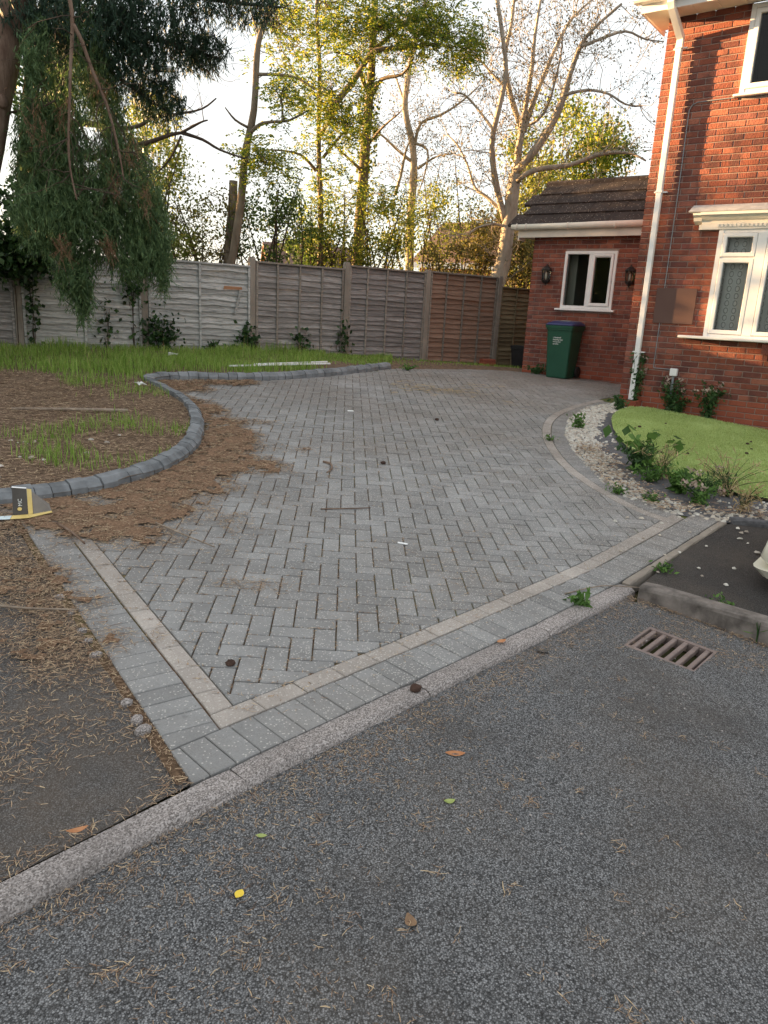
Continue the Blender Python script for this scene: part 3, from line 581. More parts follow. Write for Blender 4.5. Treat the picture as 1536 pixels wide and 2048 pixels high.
# ================================================================ house and garage
HC = Vector((3.277, 10.707)); HA = -.6458; HD = Vector((math.cos(HA), math.sin(HA))); HZ = .49
def rects(u0, u1, z0, z1, holes):                         # rectangle minus rectangles
    us = sorted({u0, u1, *[min(max(h[k], u0), u1) for h in holes for k in (0, 1)]}); zs = sorted({z0, z1, *[min(max(h[k], z0), z1) for h in holes for k in (2, 3)]}); out = []
    for a, b in zip(us[:-1], us[1:]):
        for c, d in zip(zs[:-1], zs[1:]):
            if not any(h[0] <= (a+b)/2 <= h[1] and h[2] <= (c+d)/2 <= h[3] for h in holes): out.append((a, b, c, d))
    return out
BR = {}
def brick_me(L, mat):
    L = round(L, 3); k = (L, mat)
    if k not in BR:
        c = .005; V = [(-L/2, .06, -.0325), (L/2, .06, -.0325), (L/2, .06, .0325), (-L/2, .06, .0325), (-L/2, c, -.0325), (L/2, c, -.0325), (L/2, c, .0325), (-L/2, c, .0325),
                       (-L/2+c, 0, -.0325+c), (L/2-c, 0, -.0325+c), (L/2-c, 0, .0325-c), (-L/2+c, 0, .0325-c)]
        F = [(8, 9, 10, 11), (4, 5, 9, 8), (5, 6, 10, 9), (6, 7, 11, 10), (7, 4, 8, 11), (0, 1, 5, 4), (1, 2, 6, 5), (2, 3, 7, 6), (3, 0, 4, 7)]
        BR[k] = mesh('brick', V, F, MAT[mat])
    return BR[k]
def brickwork(u0, u1, z0, z1, holes, c0=.698, plinth=.693, zb=0., phase=0):
    out = []; k0 = int(math.floor((z0-c0)/.075)); k1 = int(math.ceil((z1-c0)/.075))
    for k in range(k0, k1):
        zc = c0+.075*k+.0325; o = .1125*((k+phase) % 2)
        cuts = [(max(h[0], u0), min(h[1], u1)) for h in holes if h[2]-.02 < zc < h[3]+.02]; u = u0-o
        while u < u1:
            segs = [(max(u, u0), min(u+.215, u1))]; u += .225
            for c in cuts:
                ns = []
                for a, b in segs:
                    if b <= c[0] or a >= c[1]: ns.append((a, b))
                    else:
                        if a < c[0]: ns.append((a, c[0]))
                        if b > c[1]: ns.append((c[1], b))
                segs = ns
            for a, b in segs:
                if b-a > .03: out.append((a, b, zc-zb, 'brick_plinth' if zc < plinth else 'brick'))
    return out
def lay_bricks(parent, L, indiv, y=0., rest='brick_field'):
    L = list(L); head, tail = L[:indiv], L[indiv:]
    for a, b, z, m in head: link('brick', brick_me(b-a, m), parent, Matrix.Translation(((a+b)/2, y+random.uniform(-.0015, .0015), z)) @ Matrix.Rotation(R(random.uniform(-.25, .25)), 4, 'Y'))
    for mt in {t[3] for t in tail}:
        ps = []
        for a, b, z, m in tail:
            if m != mt: continue
            me = brick_me(b-a, m); dx, dy = (a+b)/2, y+random.uniform(-.0015, .0015); ps.append(([(v.co.x+dx, v.co.y+dy, v.co.z+z) for v in me.vertices], [tuple(p.vertices) for p in me.polygons]))
        if ps: obj(rest, join(ps), MAT[mt], parent, kind='stuff')
def ring(u0, u1, z0, z1, w, y0, y1):                      # rectangular frame of mitred members
    o = [(u0, z0), (u1, z0), (u1, z1), (u0, z1)]; i = [(u0+w, z0+w), (u1-w, z0+w), (u1-w, z1-w), (u0+w, z1-w)]; c = .008
    ob = [(u0+c, z0+c), (u1-c, z0+c), (u1-c, z1-c), (u0+c, z1-c)]; ib = [(a+(c if k in (1, 2) else -c)*1, b+(c if k in (2, 3) else -c)) for k, (a, b) in enumerate(i)]
    V = [(u, y1, z) for u, z in o]+[(u, y0+c, z) for u, z in o]+[(u, y0, z) for u, z in ob]+[(u, y0, z) for u, z in ib]+[(u, y0+c, z) for u, z in i]+[(u, y1, z) for u, z in i]; F = []
    for r_ in range(5):
        for k in range(4): F.append((r_*4+k, r_*4+(k+1) % 4, (r_+1)*4+(k+1) % 4, (r_+1)*4+k))
    return V, F
def pane(u0, u1, z0, z1, y): return [(u0, y, z0), (u1, y, z0), (u1, y, z1), (u0, y, z1)], [(0, 1, 2, 3)]
def curtain(u0, u1, z0, z1, y, n=40):
    V = []; F = []
    for i in range(n+1):
        u = u0+(u1-u0)*i/n; d = y+.018*math.sin(i*1.35)+.01*math.sin(i*.5+1)
        for z in (z0, (z0+z1)/2, z1): V.append((u, d, z))
    for i in range(n):
        for k in range(2): F.append((i*3+k, i*3+3+k, i*3+4+k, i*3+1+k))
    return V, F
house = empty('house', (HC.x, HC.y, HZ), HA, 'two storey red brick house with a white downpipe and lace curtained window', 'house')
H = lambda vf: ([(x, y, z-HZ) for x, y, z in vf[0]], vf[1])
hh = [(1.02, 3.02, 1.485, 2.80), (.985, 2.9, 4.35, 5.30)]
wall = obj('wall', H(join([box(a, b, .009, .25, c, d) for a, b, c, d in rects(.009, 4.6, .1, 5.33, hh)]+[box(.009, .25, .255, 6, .1, 5.33)])), MAT['mortar'], house)
bl = brickwork(0, 4.6, .22, 5.30, hh, zb=HZ); vis = lambda b: (b[0] < 2.0)
bl.sort(key=lambda b: (not vis(b), abs(b[2]-1.2)))
lay_bricks(wall, bl, 300)
side = brickwork(-6.0, -.225, .22, 5.30, [], zb=HZ, phase=1)     # side wall, turned about the corner
sm_ = []
for a, b, z, m in side:
    me = brick_me(b-a, m); dx = (a+b)/2; sm_.append(([(v.co.y, -(v.co.x+dx), v.co.z+z) for v in me.vertices], [tuple(p.vertices) for p in me.polygons]))
obj('brick_side', join(sm_), MAT['brick'], wall, kind='stuff')
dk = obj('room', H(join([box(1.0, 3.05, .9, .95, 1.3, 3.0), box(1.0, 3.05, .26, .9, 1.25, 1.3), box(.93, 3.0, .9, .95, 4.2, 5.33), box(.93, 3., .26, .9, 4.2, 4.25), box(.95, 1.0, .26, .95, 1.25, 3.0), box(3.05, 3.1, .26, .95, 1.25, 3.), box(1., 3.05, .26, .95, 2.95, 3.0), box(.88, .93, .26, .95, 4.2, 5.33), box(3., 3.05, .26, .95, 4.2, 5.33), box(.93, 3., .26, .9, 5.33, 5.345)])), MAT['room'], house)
# lower window
w1 = empty('window', (0, 0, 0)); w1.parent = house; tag(w1, 'white framed window with lace curtains')
obj('frame', H(join([box(1.02, 1.075, -.05, .06, 1.482, 2.80), box(1.0755, 2.95, -.045, .055, 1.482, 1.515), box(1.0755, 2.95, -.045, .055, 2.76, 2.80), box(1.49, 1.60, -.055, .05, 1.5155, 2.7595), box(2.40, 2.50, -.055, .05, 1.5155, 2.7595), box(2.9505, 3.0, -.05, .06, 1.482, 2.80)])), MAT['upvc'], w1)
for a, b, c, d in ((1.079, 1.486, 1.52, 2.45), (1.079, 1.486, 2.47, 2.757), (1.604, 2.396, 1.52, 2.757), (2.504, 2.945, 1.52, 2.45), (2.504, 2.945, 2.47, 2.757)):
    obj('sash', H(ring(a, b, c, d, .052, -.058, .03)), MAT['upvc'], w1); obj('pane', H(pane(a+.05, b-.05, c+.05, d-.05, -.02)), MAT['glass'], w1)
obj('transom', H(join([box(1.0755, 1.489, -.04, .05, 2.451, 2.469), box(2.501, 2.949, -.04, .05, 2.451, 2.469)])), MAT['upvc'], w1)
obj('curtain', H(curtain(1.04, 2.98, 1.50, 2.80, .12, 60)), MAT['lace'], w1)
obj('sill', H(join([cbox(.73, 3.3, -.16, -.002, 1.445, 1.481, .008)])), MAT['upvc'], w1)
obj('corbel', H(join([box(1.76, 1.86, -.10, -.003, 1.30, 1.44), box(1.78, 1.84, -.07, -.004, 1.22, 1.299)])), MAT['brick'], house)
# canopy over the lower window
cn = obj('canopy', H(join([extr([(-.003, 2.80), (-.07, 2.80), (-.075, 2.90), (-.10, 2.915), (-.15, 2.955), (-.185, 2.965), (-.185, 2.998), (-.003, 3.0)][::-1], .80, 3.4),
                           extr([(-.003, 2.80), (-.055, 2.80), (-.06, 2.86), (-.003, 2.86)][::-1], .765, .799), extr([(-.003, 2.865), (-.10, 2.90), (-.12, 2.94), (-.17, 2.965), (-.17, 2.996), (-.003, 2.998)][::-1], .70, .799)])), MAT['plaster'], house)
obj('lead_apron', H(extr([(-.004, 3.001), (-.19, 3.0), (-.192, 3.008), (-.03, 3.09), (-.004, 3.105)][::-1], .645, 3.45)), MAT['lead'], cn)
den = mesh('dentil', *box(-.014, .014, -.085, -.07, -.018, .018), MAT['plaster'])
for i in range(34):
    link('dentil', den, cn, Matrix.Translation((1.0+.05*i, -.001, 2.845-HZ)))
# upper window
w2 = empty('window', (0, 0, 0)); w2.parent = house; tag(w2, 'upper window under the eaves with dark reflections')
obj('frame', H(join([box(.985, 1.04, -.03, .06, 4.355, 5.32), box(1.0405, 2.84, -.025, .055, 4.355, 4.40), box(1.0405, 2.84, -.025, .055, 5.27, 5.32), box(1.90, 1.98, -.035, .05, 4.4005, 5.2695), box(2.8405, 2.9, -.03, .06, 4.355, 5.32)])), MAT['upvc'], w2)
for a, b in ((1.044, 1.896), (1.984, 2.836)):
    obj('sash', H(ring(a, b, 4.404, 5.265, .058, -.04, .03)), MAT['upvc'], w2); obj('pane', H(pane(a+.055, b-.055, 4.46, 5.21, -.01)), MAT['glass'], w2)
obj('sill', H(cbox(.93, 2.96, -.07, -.002, 4.325, 4.354, .007)), MAT['upvc'], w2)
# eaves
for i in range(17):
    a = -.22+.29*i; obj('soffit_board', H(box(a+.002, a+.288, -.345, (-.002 if a > -.02 else .35), 5.335, 5.35)), MAT['cream'], house)
obj('fascia', H(join([box(-.235, 4.7, -.372, -.347, 5.315, 5.52), box(-.235, -.215, -.3465, .5, 5.315, 5.49)])), MAT['upvc'], house)
obj('gutter', H(extr([(-.373, 5.41), (-.47, 5.41), (-.485, 5.43), (-.485, 5.505), (-.478, 5.505), (-.478, 5.433), (-.468, 5.418), (-.373, 5.418)], -.30, 4.7)), MAT['upvc'], house)
sl35 = math.tan(R(35)); rf = obj('roof', H(extr([(-.46, 5.515), (4.0, 5.515+4.46*sl35), (8.2, 5.515+.26*sl35), (8.2, 5.60+.26*sl35), (4.0, 5.60+4.46*sl35), (-.46, 5.60)], -.30, 4.8)), MAT['tile'], house)
tl = []
for k in range(14):
    v = .28*k; y = -.5+v*math.cos(R(35)); z = 5.605+(v-.05)*math.sin(R(35)); tl.append(extr([(y, z), (y+.26, z+.26*sl35-.02), (y+.26, z+.26*sl35), (y, z+.028)], -.305, 4.805))
obj('tile_course', H(join(tl)), MAT['tile'], rf, kind='stuff')
# downpipe with swan neck
dp = obj('downpipe', H(join([cbox(.168, .236, -.112, -.044, .56, 5.02, .006)])), MAT['upvc'], house)
def swan(P, w, d):
    V = []; F = []
    for i, (u, y, z) in enumerate(P):
        a = Vector(P[max(0, i-1)]); b = Vector(P[min(len(P)-1, i+1)]); t = (b-a).normalized(); s = Vector((1, 0, 0)); s = (s-t*s.dot(t)).normalized(); q = t.cross(s)
        for k, l in ((-1, -1), (1, -1), (1, 1), (-1, 1)): V.append(Vector((u, y, z))+s*k*w/2+q*l*d/2)
    n = len(P); F = [(i*4+k, i*4+(k+1) % 4, i*4+4+(k+1) % 4, i*4+4+k) for i in range(n-1) for k in range(4)]+[(3, 2, 1, 0), tuple(range(n*4-4, n*4))]; return V, F
obj('swan_neck', H(swan([(.202, -.078, 4.96), (.202, -.078, 5.07), (.155, -.40, 5.32), (.150, -.43, 5.36), (.150, -.43, 5.47)], .078, .078)), MAT['upvc'], dp)
for z in (1.22, 3.28, 4.96): obj('pipe_clip', H(join([box(.158, .246, -.118, -.038, z-.012, z+.012), box(.246, .285, -.05, -.003, z-.008, z+.008), box(.12, .158, -.05, -.003, z-.008, z+.008)])), MAT['upvc'], dp)
obj('gully_pot', H(join([box(.07, .33, -.23, -.20, .40, .56), box(.07, .33, -.04, -.005, .40, .56), box(.07, .10, -.20, -.04, .40, .56), box(.30, .33, -.20, -.04, .40, .56), box(.1, .3, -.2, -.04, .4, .45)])), MAT['brick_plinth'], house)
obj('wall_cable', H(tube([(1.6, -.006, 4.33), (.62, -.006, 4.328), (.50, -.006, 4.325), (.44, -.006, 4.30), (.412, -.006, 4.24), (.41, -.006, 4.15), (.419, -.006, 3.42), (.425, -.006, 1.03), (.43, -.006, 1.02), (.69, -.006, 1.018)], .006, 6)), MAT['grey_pipe'], house)
sb = obj('socket_box', H(join([cbox(.668, .765, -.065, -.003, .935, 1.035, .008)])), MAT['upvc'], house); obj('conduit', H(tube([(.716, -.03, .42), (.716, -.03, .934)], .017, 10)), MAT['grey_pipe'], sb)
pl = obj('sign_stand_in', (lambda vf: ([(x-.59, y, z-1.85) for x, y, z in vf[0]], vf[1]))(cbox(.325, .855, -.016, -.001, 1.62, 2.078, .004)), MAT['plaque'], None)  # blank brown square stands in for a masked house sign
pl.matrix_world = house.matrix_basis @ Matrix.Translation((.59, 0, 1.85-HZ)); tag(pl, 'plain brown square standing in for a masked sign on the brick wall between downpipe and window', 'plaque')
# ---- garage extension
GCo = Vector((2.415, 14.0)); GZ = .64; garage = empty('garage', (GCo.x, GCo.y, GZ), HA, 'single storey brick garage extension with brown tiled roof', 'garage')
G_ = lambda vf: ([(x, y, z-GZ) for x, y, z in vf[0]], vf[1])
gh = [(.63, 1.565, 1.80, 2.755)]
gw = obj('wall', G_(join([box(a, b, .009, .2, c, d) for a, b, c, d in rects(.009, 2.66, .3, 2.99, gh)]+[box(.009, .2, .2005, 5, .3, 2.99)])), MAT['mortar'], garage)
gbk = brickwork(0, 2.66, .50, 2.97, gh, zb=GZ, plinth=.76, phase=1); gbk.sort(key=lambda b: (b[0] > 1.95, -b[2])); lay_bricks(gw, gbk, 300)
gs = []
for a, b, z, m in brickwork(-5.0, -.225, .50, 2.97, [], zb=GZ):
    me = brick_me(b-a, m); dx = (a+b)/2; gs.append(([(v.co.y, -(v.co.x+dx), v.co.z+z) for v in me.vertices], [tuple(p.vertices) for p in me.polygons]))
obj('brick_side', join(gs), MAT['brick'], gw, kind='stuff')
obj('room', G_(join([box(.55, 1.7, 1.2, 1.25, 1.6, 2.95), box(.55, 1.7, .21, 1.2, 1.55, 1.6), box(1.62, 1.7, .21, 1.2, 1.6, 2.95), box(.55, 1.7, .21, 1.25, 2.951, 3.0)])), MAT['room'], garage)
obj('room_wall', G_(join([box(.55, .60, .21, 1.19, 1.605, 2.95), box(.605, .735, .30, .33, 1.61, 2.9)])), MAT['roompale'], garage)
w3 = empty('window', (0, 0, 0)); w3.parent = garage
obj('frame', G_(join([ring(.628, 1.567, 1.803, 2.757, .052, -.022, .06), box(1.075, 1.135, -.02, .05, 1.856, 2.704)])), MAT['upvc'], w3)
obj('pane', G_(pane(.68, 1.074, 1.856, 2.704, .005)), MAT['glass'], w3)
sa = obj('sash', G_(ring(1.137, 1.513, 1.858, 2.702, .05, -.038, .03)), MAT['upvc'], w3); obj('pane', G_(pane(1.186, 1.464, 1.907, 2.653, -.005)), MAT['glass'], w3)
obj('trickle_vent', G_(cbox(1.18, 1.47, -.052, -.0385, 2.672, 2.692, .004)), MAT['upvc'], sa)
obj('sill', G_(cbox(.55, 1.635, -.075, .02, 1.768, 1.801, .008)), MAT['upvc'], w3)
obj('fascia', G_(join([box(-.215, 2.66, -.175, -.152, 2.975, 3.135)])), MAT['cream'], garage)
obj('soffit_board', G_(join([box(-.215, 2.66, -.150, -.003, 2.992, 3.005), box(-.213, -.005, -.002, 4.9, 2.992, 3.005)])), MAT['cream'], garage)
obj('verge_box', G_(join([box(-.24, -.217, -.17, .06, 2.93, 3.15)])), MAT['cream'], garage)
gv, gf = tube([(-.34, -.235, 3.14), (2.655, -.235, 3.155)], .052, 14); gt = obj('gutter', G_((gv, gf)), MAT['cream'], garage, sm=True)
for u in (-.06, .72, 1.55, -.24): obj('gutter_bracket', G_(tube([(u-.012, -.235, 3.141), (u+.012, -.235, 3.141)], .060, 14)), MAT['cream'], gt)
RS = R(37); cs, ss = math.cos(RS), math.sin(RS); grf = empty('roof', (0, 0, 0)); grf.parent = garage
obj('roof_deck', G_(extr([(-.15, 3.15), (.95, 3.15+1.1*ss/cs), (3.4, 3.15), (3.4, 3.10), (.95, 3.10+1.1*ss/cs), (-.15, 3.10)][::-1], -.25, 2.655)), MAT['tile'], grf)
tme = mesh('roof_tile', *join([cbox(-.1502, .1502, 0, .38, -.015, .036, .004)]), MAT['tile'])
for r_ in range(4):
    v = -.04+.335*r_
    for i in range(11):
        u = -.27+.302*(i+(.5 if r_ % 2 else 0)); w = 1.
        if u-.15 < -.32: u += .0
        if u+.15 > 2.8 or u-.152 < -.45: continue
        y, z = -.21+v*cs, 3.165+v*ss+.018
        M = Matrix.Translation((max(u, -.15) if False else u, y, z-GZ)) @ Matrix.Rotation(RS-R(4.2)+R(random.uniform(-.3, .3)), 4, 'X'); link('roof_tile', tme, grf, M)
for i in range(7):
    u = -.30+.43*i; a = u+.005; b = min(u+.425, 2.65)
    if b-a > .1: obj('ridge_tile', G_(([(x, y+.93, z+4.05) for x, y, z in extr([(-.11, -.085), (-.09, -.02), (-.03, .022), (.03, .022), (.09, -.02), (.11, -.085), (.09, -.09), (.03, 0.), (-.03, 0.), (-.09, -.09)][::-1], a, b)[0]], extr([(0, 0)]*10, 0, 1)[1])), MAT['tile'], grf)
# ---- wall lanterns
def lantern(u, z, label):
    r = empty('wall_lantern', (GCo.x+HD.x*u-(-HD.y)*.0, GCo.y+HD.y*u, z), HA, label, 'lantern', 'carriage lanterns on the garage wall'); c = -.095
    obj('back_plate', cbox(-.03, .03, -.02, -.002, -.13, .09, .004), MAT['lampmetal'], r)
    hx = lambda rr, zz: [(rr*math.cos(R(30+60*k)), c+rr*math.sin(R(30+60*k)), zz) for k in range(6)]
    def stack(P):
        V = [p for rr, zz in P for p in hx(rr, zz)]; n = len(P); return V, [(i*6+k, i*6+(k+1) % 6, i*6+6+(k+1) % 6, i*6+6+k) for i in range(n-1) for k in range(6)]+[(5, 4, 3, 2, 1, 0), tuple(range(n*6-6, n*6))]
    obj('roof', stack([(.092, .075), (.094, .085), (.06, .12), (.028, .145), (.012, .15), (.014, .165), (.004, .18)]), MAT['lampmetal'], r)
    b = obj('cage', join([tube([(.078*math.cos(R(30+60*k)), c+.078*math.sin(R(30+60*k)), .075), (.066*math.cos(R(30+60*k)), c+.066*math.sin(R(30+60*k)), -.085)], .0065, 5) for k in range(6)]+[stack([(.074, -.10), (.076, -.085), (.06, -.085), (.06, -.10)])]), MAT['lampmetal'], r)
    for k in range(6):
        a0, a1 = R(30+60*k), R(90+60*k); obj('pane', ([(.074*math.cos(a0), c+.074*math.sin(a0), .075), (.074*math.cos(a1), c+.074*math.sin(a1), .075), (.063*math.cos(a1), c+.063*math.sin(a1), -.085), (.063*math.cos(a0), c+.063*math.sin(a0), -.085)], [(3, 2, 1, 0)]), MAT['glass'], b)
    obj('bulb', lathe([(.008, -.085), (.018, -.06), (.022, -.01), (.014, .03), (.003, .045)], 10, (0, c, 0)), MAT['frost'], r, sm=True)
    obj('base_bowl', stack([(.010, -.185), (.016, -.175), (.010, -.165), (.03, -.15), (.06, -.125), (.074, -.102)]), MAT['lampmetal'], r)
    obj('arm', tube([(0, -.018, -.10), (0, -.045, -.125), (0, c+.02, -.13)], .010, 6), MAT['lampmetal'], r)
lantern(.345, 2.36, 'black carriage lantern between the garage window and the outer corner'); lantern(1.85, 2.355, 'black carriage lantern between the garage window and the white downpipe')
# ---- wheelie bin
BA = R(-36); bcx, bcy = 2.956, 13.17; binr = empty('wheelie_bin', (bcx, bcy, float(g(bcx, bcy))+.004), BA, 'dark green wheelie bin with a blue lid against the garage wall', 'bin')
def loft(S, capb=True, capt=True):                        # S: list of (z, x0,x1,y0,y1,r): rounded rectangles
    V = []; n = 0
    for z, x0, x1, y0, y1, r_ in S:
        pts = []
        for cx, cy, a0 in ((x1-r_, y1-r_, 0), (x0+r_, y1-r_, 90), (x0+r_, y0+r_, 180), (x1-r_, y0+r_, 270)):
            for q in range(4): a = R(a0+30*q); pts.append((cx+r_*math.cos(a), cy+r_*math.sin(a), z))
        n = len(pts); V += pts
    F = [(i*n+k, i*n+(k+1) % n, i*n+n+(k+1) % n, i*n+n+k) for i in range(len(S)-1) for k in range(n)]
    if capb: F.append(tuple(range(n-1, -1, -1)))
    if capt: F.append(tuple(range((len(S)-1)*n, len(S)*n)))
    return V, F
bd = obj('body', loft([(.0, -.185, .185, -.20, .16, .03), (.02, -.19, .19, -.205, .165, .035), (.3, -.203, .203, -.222, .20, .035), (.80, -.228, .228, -.255, .245, .035), (.801, -.24, .24, -.272, .258, .03), (.86, -.242, .242, -.275, .262, .03)]), MAT['binG'], binr, sm=False)
obj('rim', loft([(.835, -.252, .252, -.285, .27, .03), (.875, -.255, .255, -.288, .273, .03)]), MAT['binG'], bd)
obj('lid', join([loft([(.876, -.25, .25, -.285, .275, .03), (.892, -.25, .25, -.285, .285, .03), (.915, -.235, .235, -.255, .27, .05), (.945, -.205, .205, -.15, .25, .08), (.955, -.17, .17, -.05, .22, .09)])]), MAT['binB'], binr, sm=True)
obj('lid_sticker', ([(-.08, -.10, .9565), (.1, -.12, .953), (.11, -.03, .959), (-.07, -.01, .9595)], [(0, 1, 2, 3)]), MAT['card_blue'], binr)
obj('handle', tube([(-.21, .262, .86), (-.21, .315, .875), (.21, .315, .875), (.21, .262, .86)], .015, 8), MAT['binG'], binr)
obj('axle', tube([(-.235, .185, .1), (.235, .185, .1)], .012, 8), MAT['black'], binr)
wv, wf = lathe([(.045, -.024), (.088, -.024), (.098, -.014), (.098, .014), (.088, .024), (.045, .024)], 24)
for x in (-.222, .222):
    wo = obj('wheel', ([(z_+x, y_+.185, x_+.099) for x_, y_, z_ in wv], wf), MAT['rubber'], binr, sm=False); hv, hf = lathe([(.02, -.026), (.045, -.020), (.045, .020), (.02, .026)], 14); obj('hub', ([(z_+x, y_+.185, x_+.099) for x_, y_, z_ in hv], hf), MAT['black'], wo)
def text_mesh(name, s, size, M, mat, parent, bold=0.):
    cu = bpy.data.curves.new(name, 'FONT'); cu.body = s; cu.size = size; cu.offset = bold; cu.resolution_u = 2; to = bpy.data.objects.new(name, cu); COL.objects.link(to)
    bpy.context.view_layer.update(); me = bpy.data.meshes.new_from_object(to.evaluated_get(bpy.context.evaluated_depsgraph_get())); bpy.data.objects.remove(to); me.materials.clear(); me.materials.append(mat); o = link(name, me, parent, M); return o
tilt = Matrix.Rotation(R(90)+math.atan2(.033, .5), 4, 'X')
for i, (s, sz) in enumerate((('\u25b8 Sandwell', .034), ('Recycling Only', .029), ('www.sandwell', .024), ('.gov.uk/bins', .022))): text_mesh('bin_print', s, sz, Matrix.Translation((-.10, -.2478+.0022*i, .665-.034*i)) @ tilt, MAT['print'], bd, .0006)
# ---- dark planter and brick at the fence end
px_, py_ = 2.62, 15.55
o = obj('planter', join([loft([(0, -.12, .12, -.12, .12, .02), (.38, -.155, .155, -.155, .155, .02), (.381, -.165, .165, -.165, .165, .02), (.45, -.168, .168, -.168, .168, .02), (.451, -.15, .15, -.15, .15, .02), (.40, -.145, .145, -.145, .145, .02)])]), MAT['black'], None, Matrix.Translation((px_, py_, float(g(px_, py_))+.045)) @ Matrix.Rotation(R(-30), 4, 'Z')); tag(o, 'tall black plastic planter standing in the gap by the garage corner', 'planter')
o = obj('brick_stack', join([cbox(-.16, .16, -.08, .08, 0, .07, .006), cbox(-.15, .15, -.075, .08, .071, .135, .006)]), MAT['brick_plinth'], None, Matrix.Translation((1.98, 15.68, float(g(1.98, 15.68))+.045)) @ Matrix.Rotation(R(20), 4, 'Z')); tag(o, 'two orange red bricks stacked at the foot of the brown fence panel', 'bricks')

# ================================================================ fence
SL = {}
def slat_me(mat, v, L, h):
    k = (mat, v, round(L, 3))
    if k not in SL:
        rr = random.Random(v*13+len(mat)); n = 16; V = []; a1, a2, p1, p2 = rr.uniform(.005, .015), rr.uniform(.003, .008), rr.uniform(0, 6), rr.uniform(0, 6); b1 = rr.uniform(-.008, .008); knot = rr.uniform(.2, .8)
        for i in range(n+1):
            t = i/n; x = t*L; w = a1*math.sin(5*t+p1)+a2*math.sin(17*t+p2)+.014*math.exp(-((t-knot)/.04)**2)*rr.choice((0, 1)); bow = b1*math.sin(math.pi*t)
            V += [(x, -.036+bow, w), (x, -.024+bow, w), (x, .006, h), (x, -.003, h)]
        F = []
        for i in range(n):
            for k_ in range(4): F.append((i*4+k_, i*4+4+k_, i*4+4+(k_+1) % 4, i*4+(k_+1) % 4))
        F += [(0, 1, 2, 3), (n*4+3, n*4+2, n*4+1, n*4)]; SL[k] = mesh('slat', V, F, MAT[mat])
    return SL[k]
FA = R(33); TOPS = {-5: 2.1, -4: 2.12, -3: 2.13, -2: 2.15, -1: 2.17, 0: 2.20, 1: 2.29, 2: 2.36, 3: 2.39, 4: 2.21, 5: 2.2}
FM = {-5: 'wood_silver', -4: 'wood_grey', -3: 'wood_silver', -2: 'wood_grey', -1: 'wood_silver', 0: 'wood_silver', 1: 'wood_grey', 2: 'wood_dark', 3: 'wood_red', 4: 'wood_olive', 5: 'wood_olive'}
FL = {-5: 'weathered fence panel four bays beyond the ivy heap', -4: 'grey fence panel three bays beyond the ivy heap', -3: 'weathered fence panel two bays beyond the ivy heap', -2: 'dull grey fence panel under the ivy heap', -1: 'bleached silver fence panel behind the hanging conifer sprays', 0: 'bleached silver fence panel with a broken hanging slat', 1: 'grey fence panel with pale worn patches and ivy sprigs', 2: 'dark umber grey fence panel with three battens', 3: 'reddish brown fence panel with three battens', 4: 'olive brown fence panel set back beside the garage', 5: 'olive brown fence panel hidden behind the garage'}
BT = {-1: [.92], 0: [.90], 1: [.46, .89, 1.33], 2: [.45, .88, 1.32], 3: [.46, .90, 1.34], 4: [.5, .95, 1.4], -2: [.9]}
fence = empty('fence', (*fpt(0), float(g(*fpt(0)))), 0, 'weathered waney lap timber fence with concrete posts behind the planting bed', 'fence'); FI = Matrix.Translation(fence.location).inverted()
for k in range(-9, 6):  # leftmost bays are unseen, added to keep the low sun off the road
    x0, y0 = fpt(k); zb = float(min(g(*fpt(k)), g(*fpt(k+1))))+.03; top = TOPS.get(k, 2.1); hgt = top-zb
    p = empty('fence_panel', (x0, y0, zb), FA+R(random.uniform(-.6, .6)), FL.get(k))
    p.parent = fence; p.matrix_parent_inverse = FI
    mt = FM.get(k, 'wood_grey'); L = FP-.09; ex = .094; n = int((hgt-.05)/ex)
    for i in range(n+1):
        M = Matrix.Translation((.045, random.uniform(-.004, .004), .0+i*ex+random.uniform(-.006, .006))) @ Matrix.Rotation(R(random.uniform(-.35, .35)), 4, 'Y')
        if i*ex+.13 > hgt: M = M @ Matrix.Scale(max(.2, (hgt-i*ex)/.13), 4, (0, 0, 1))
        link('slat', slat_me(mt, random.randrange(6), L, .128), p, M)
    bmt = 'batten' if k in (1, 2, 3) else mt
    for bx in [.075]+BT.get(k, [.9])+[FP-.075]: obj('batten', cbox(bx-.018, bx+.018, -.060, -.0385, -.01 if k > -2 else 0, hgt-.022, .003), MAT[bmt], p)
    obj('cap_rail', cbox(.055, FP-.055, -.062, .02, hgt-.02, hgt+.012, .004), MAT[bmt], p)
    if k == 0:
        obj('slat', ([(0, -.052, 0), (.33, -.052, .01), (.33, -.05, .055), (.02, -.05, .06), (0, -.046, 0), (.33, -.046, .01), (.33, -.044, .055), (.02, -.044, .06)], box(0, 1, 0, 1, 0, 1)[1]), MAT['fresh'], p, Matrix.Translation((1.30, .006, 1.03)))
        obj('slat', cbox(-.022, .022, -.008, .002, -.42, 0, .002), MAT[mt], p, Matrix.Translation((1.60, -.064, 1.04)) @ Matrix.Rotation(R(14), 4, 'Y'))
PH = {-1: 2.2, 0: 2.2, 1: 2.36, 2: 2.42, 3: 2.42, 4: 2.42}
for k in range(-9, 7):  # includes the unseen posts of the added sun blocking bays
    x0, y0 = fpt(k); zb = float(g(x0, y0)); top = PH.get(k, 2.2)
    o = obj('fence_post', join([cbox(-.052, .052, -.06, .05, -.25, top-zb-.02, .008), cbox(-.044, .044, -.052, .042, top-zb-.0195, top-zb, .006)]), MAT['concrete'], None, Matrix.Translation((x0, y0, zb)) @ Matrix.Rotation(FA, 4, 'Z') @ Matrix.Rotation(R(random.uniform(-.5, .5)), 4, 'Y'))
    o.parent = fence; o.matrix_parent_inverse = FI

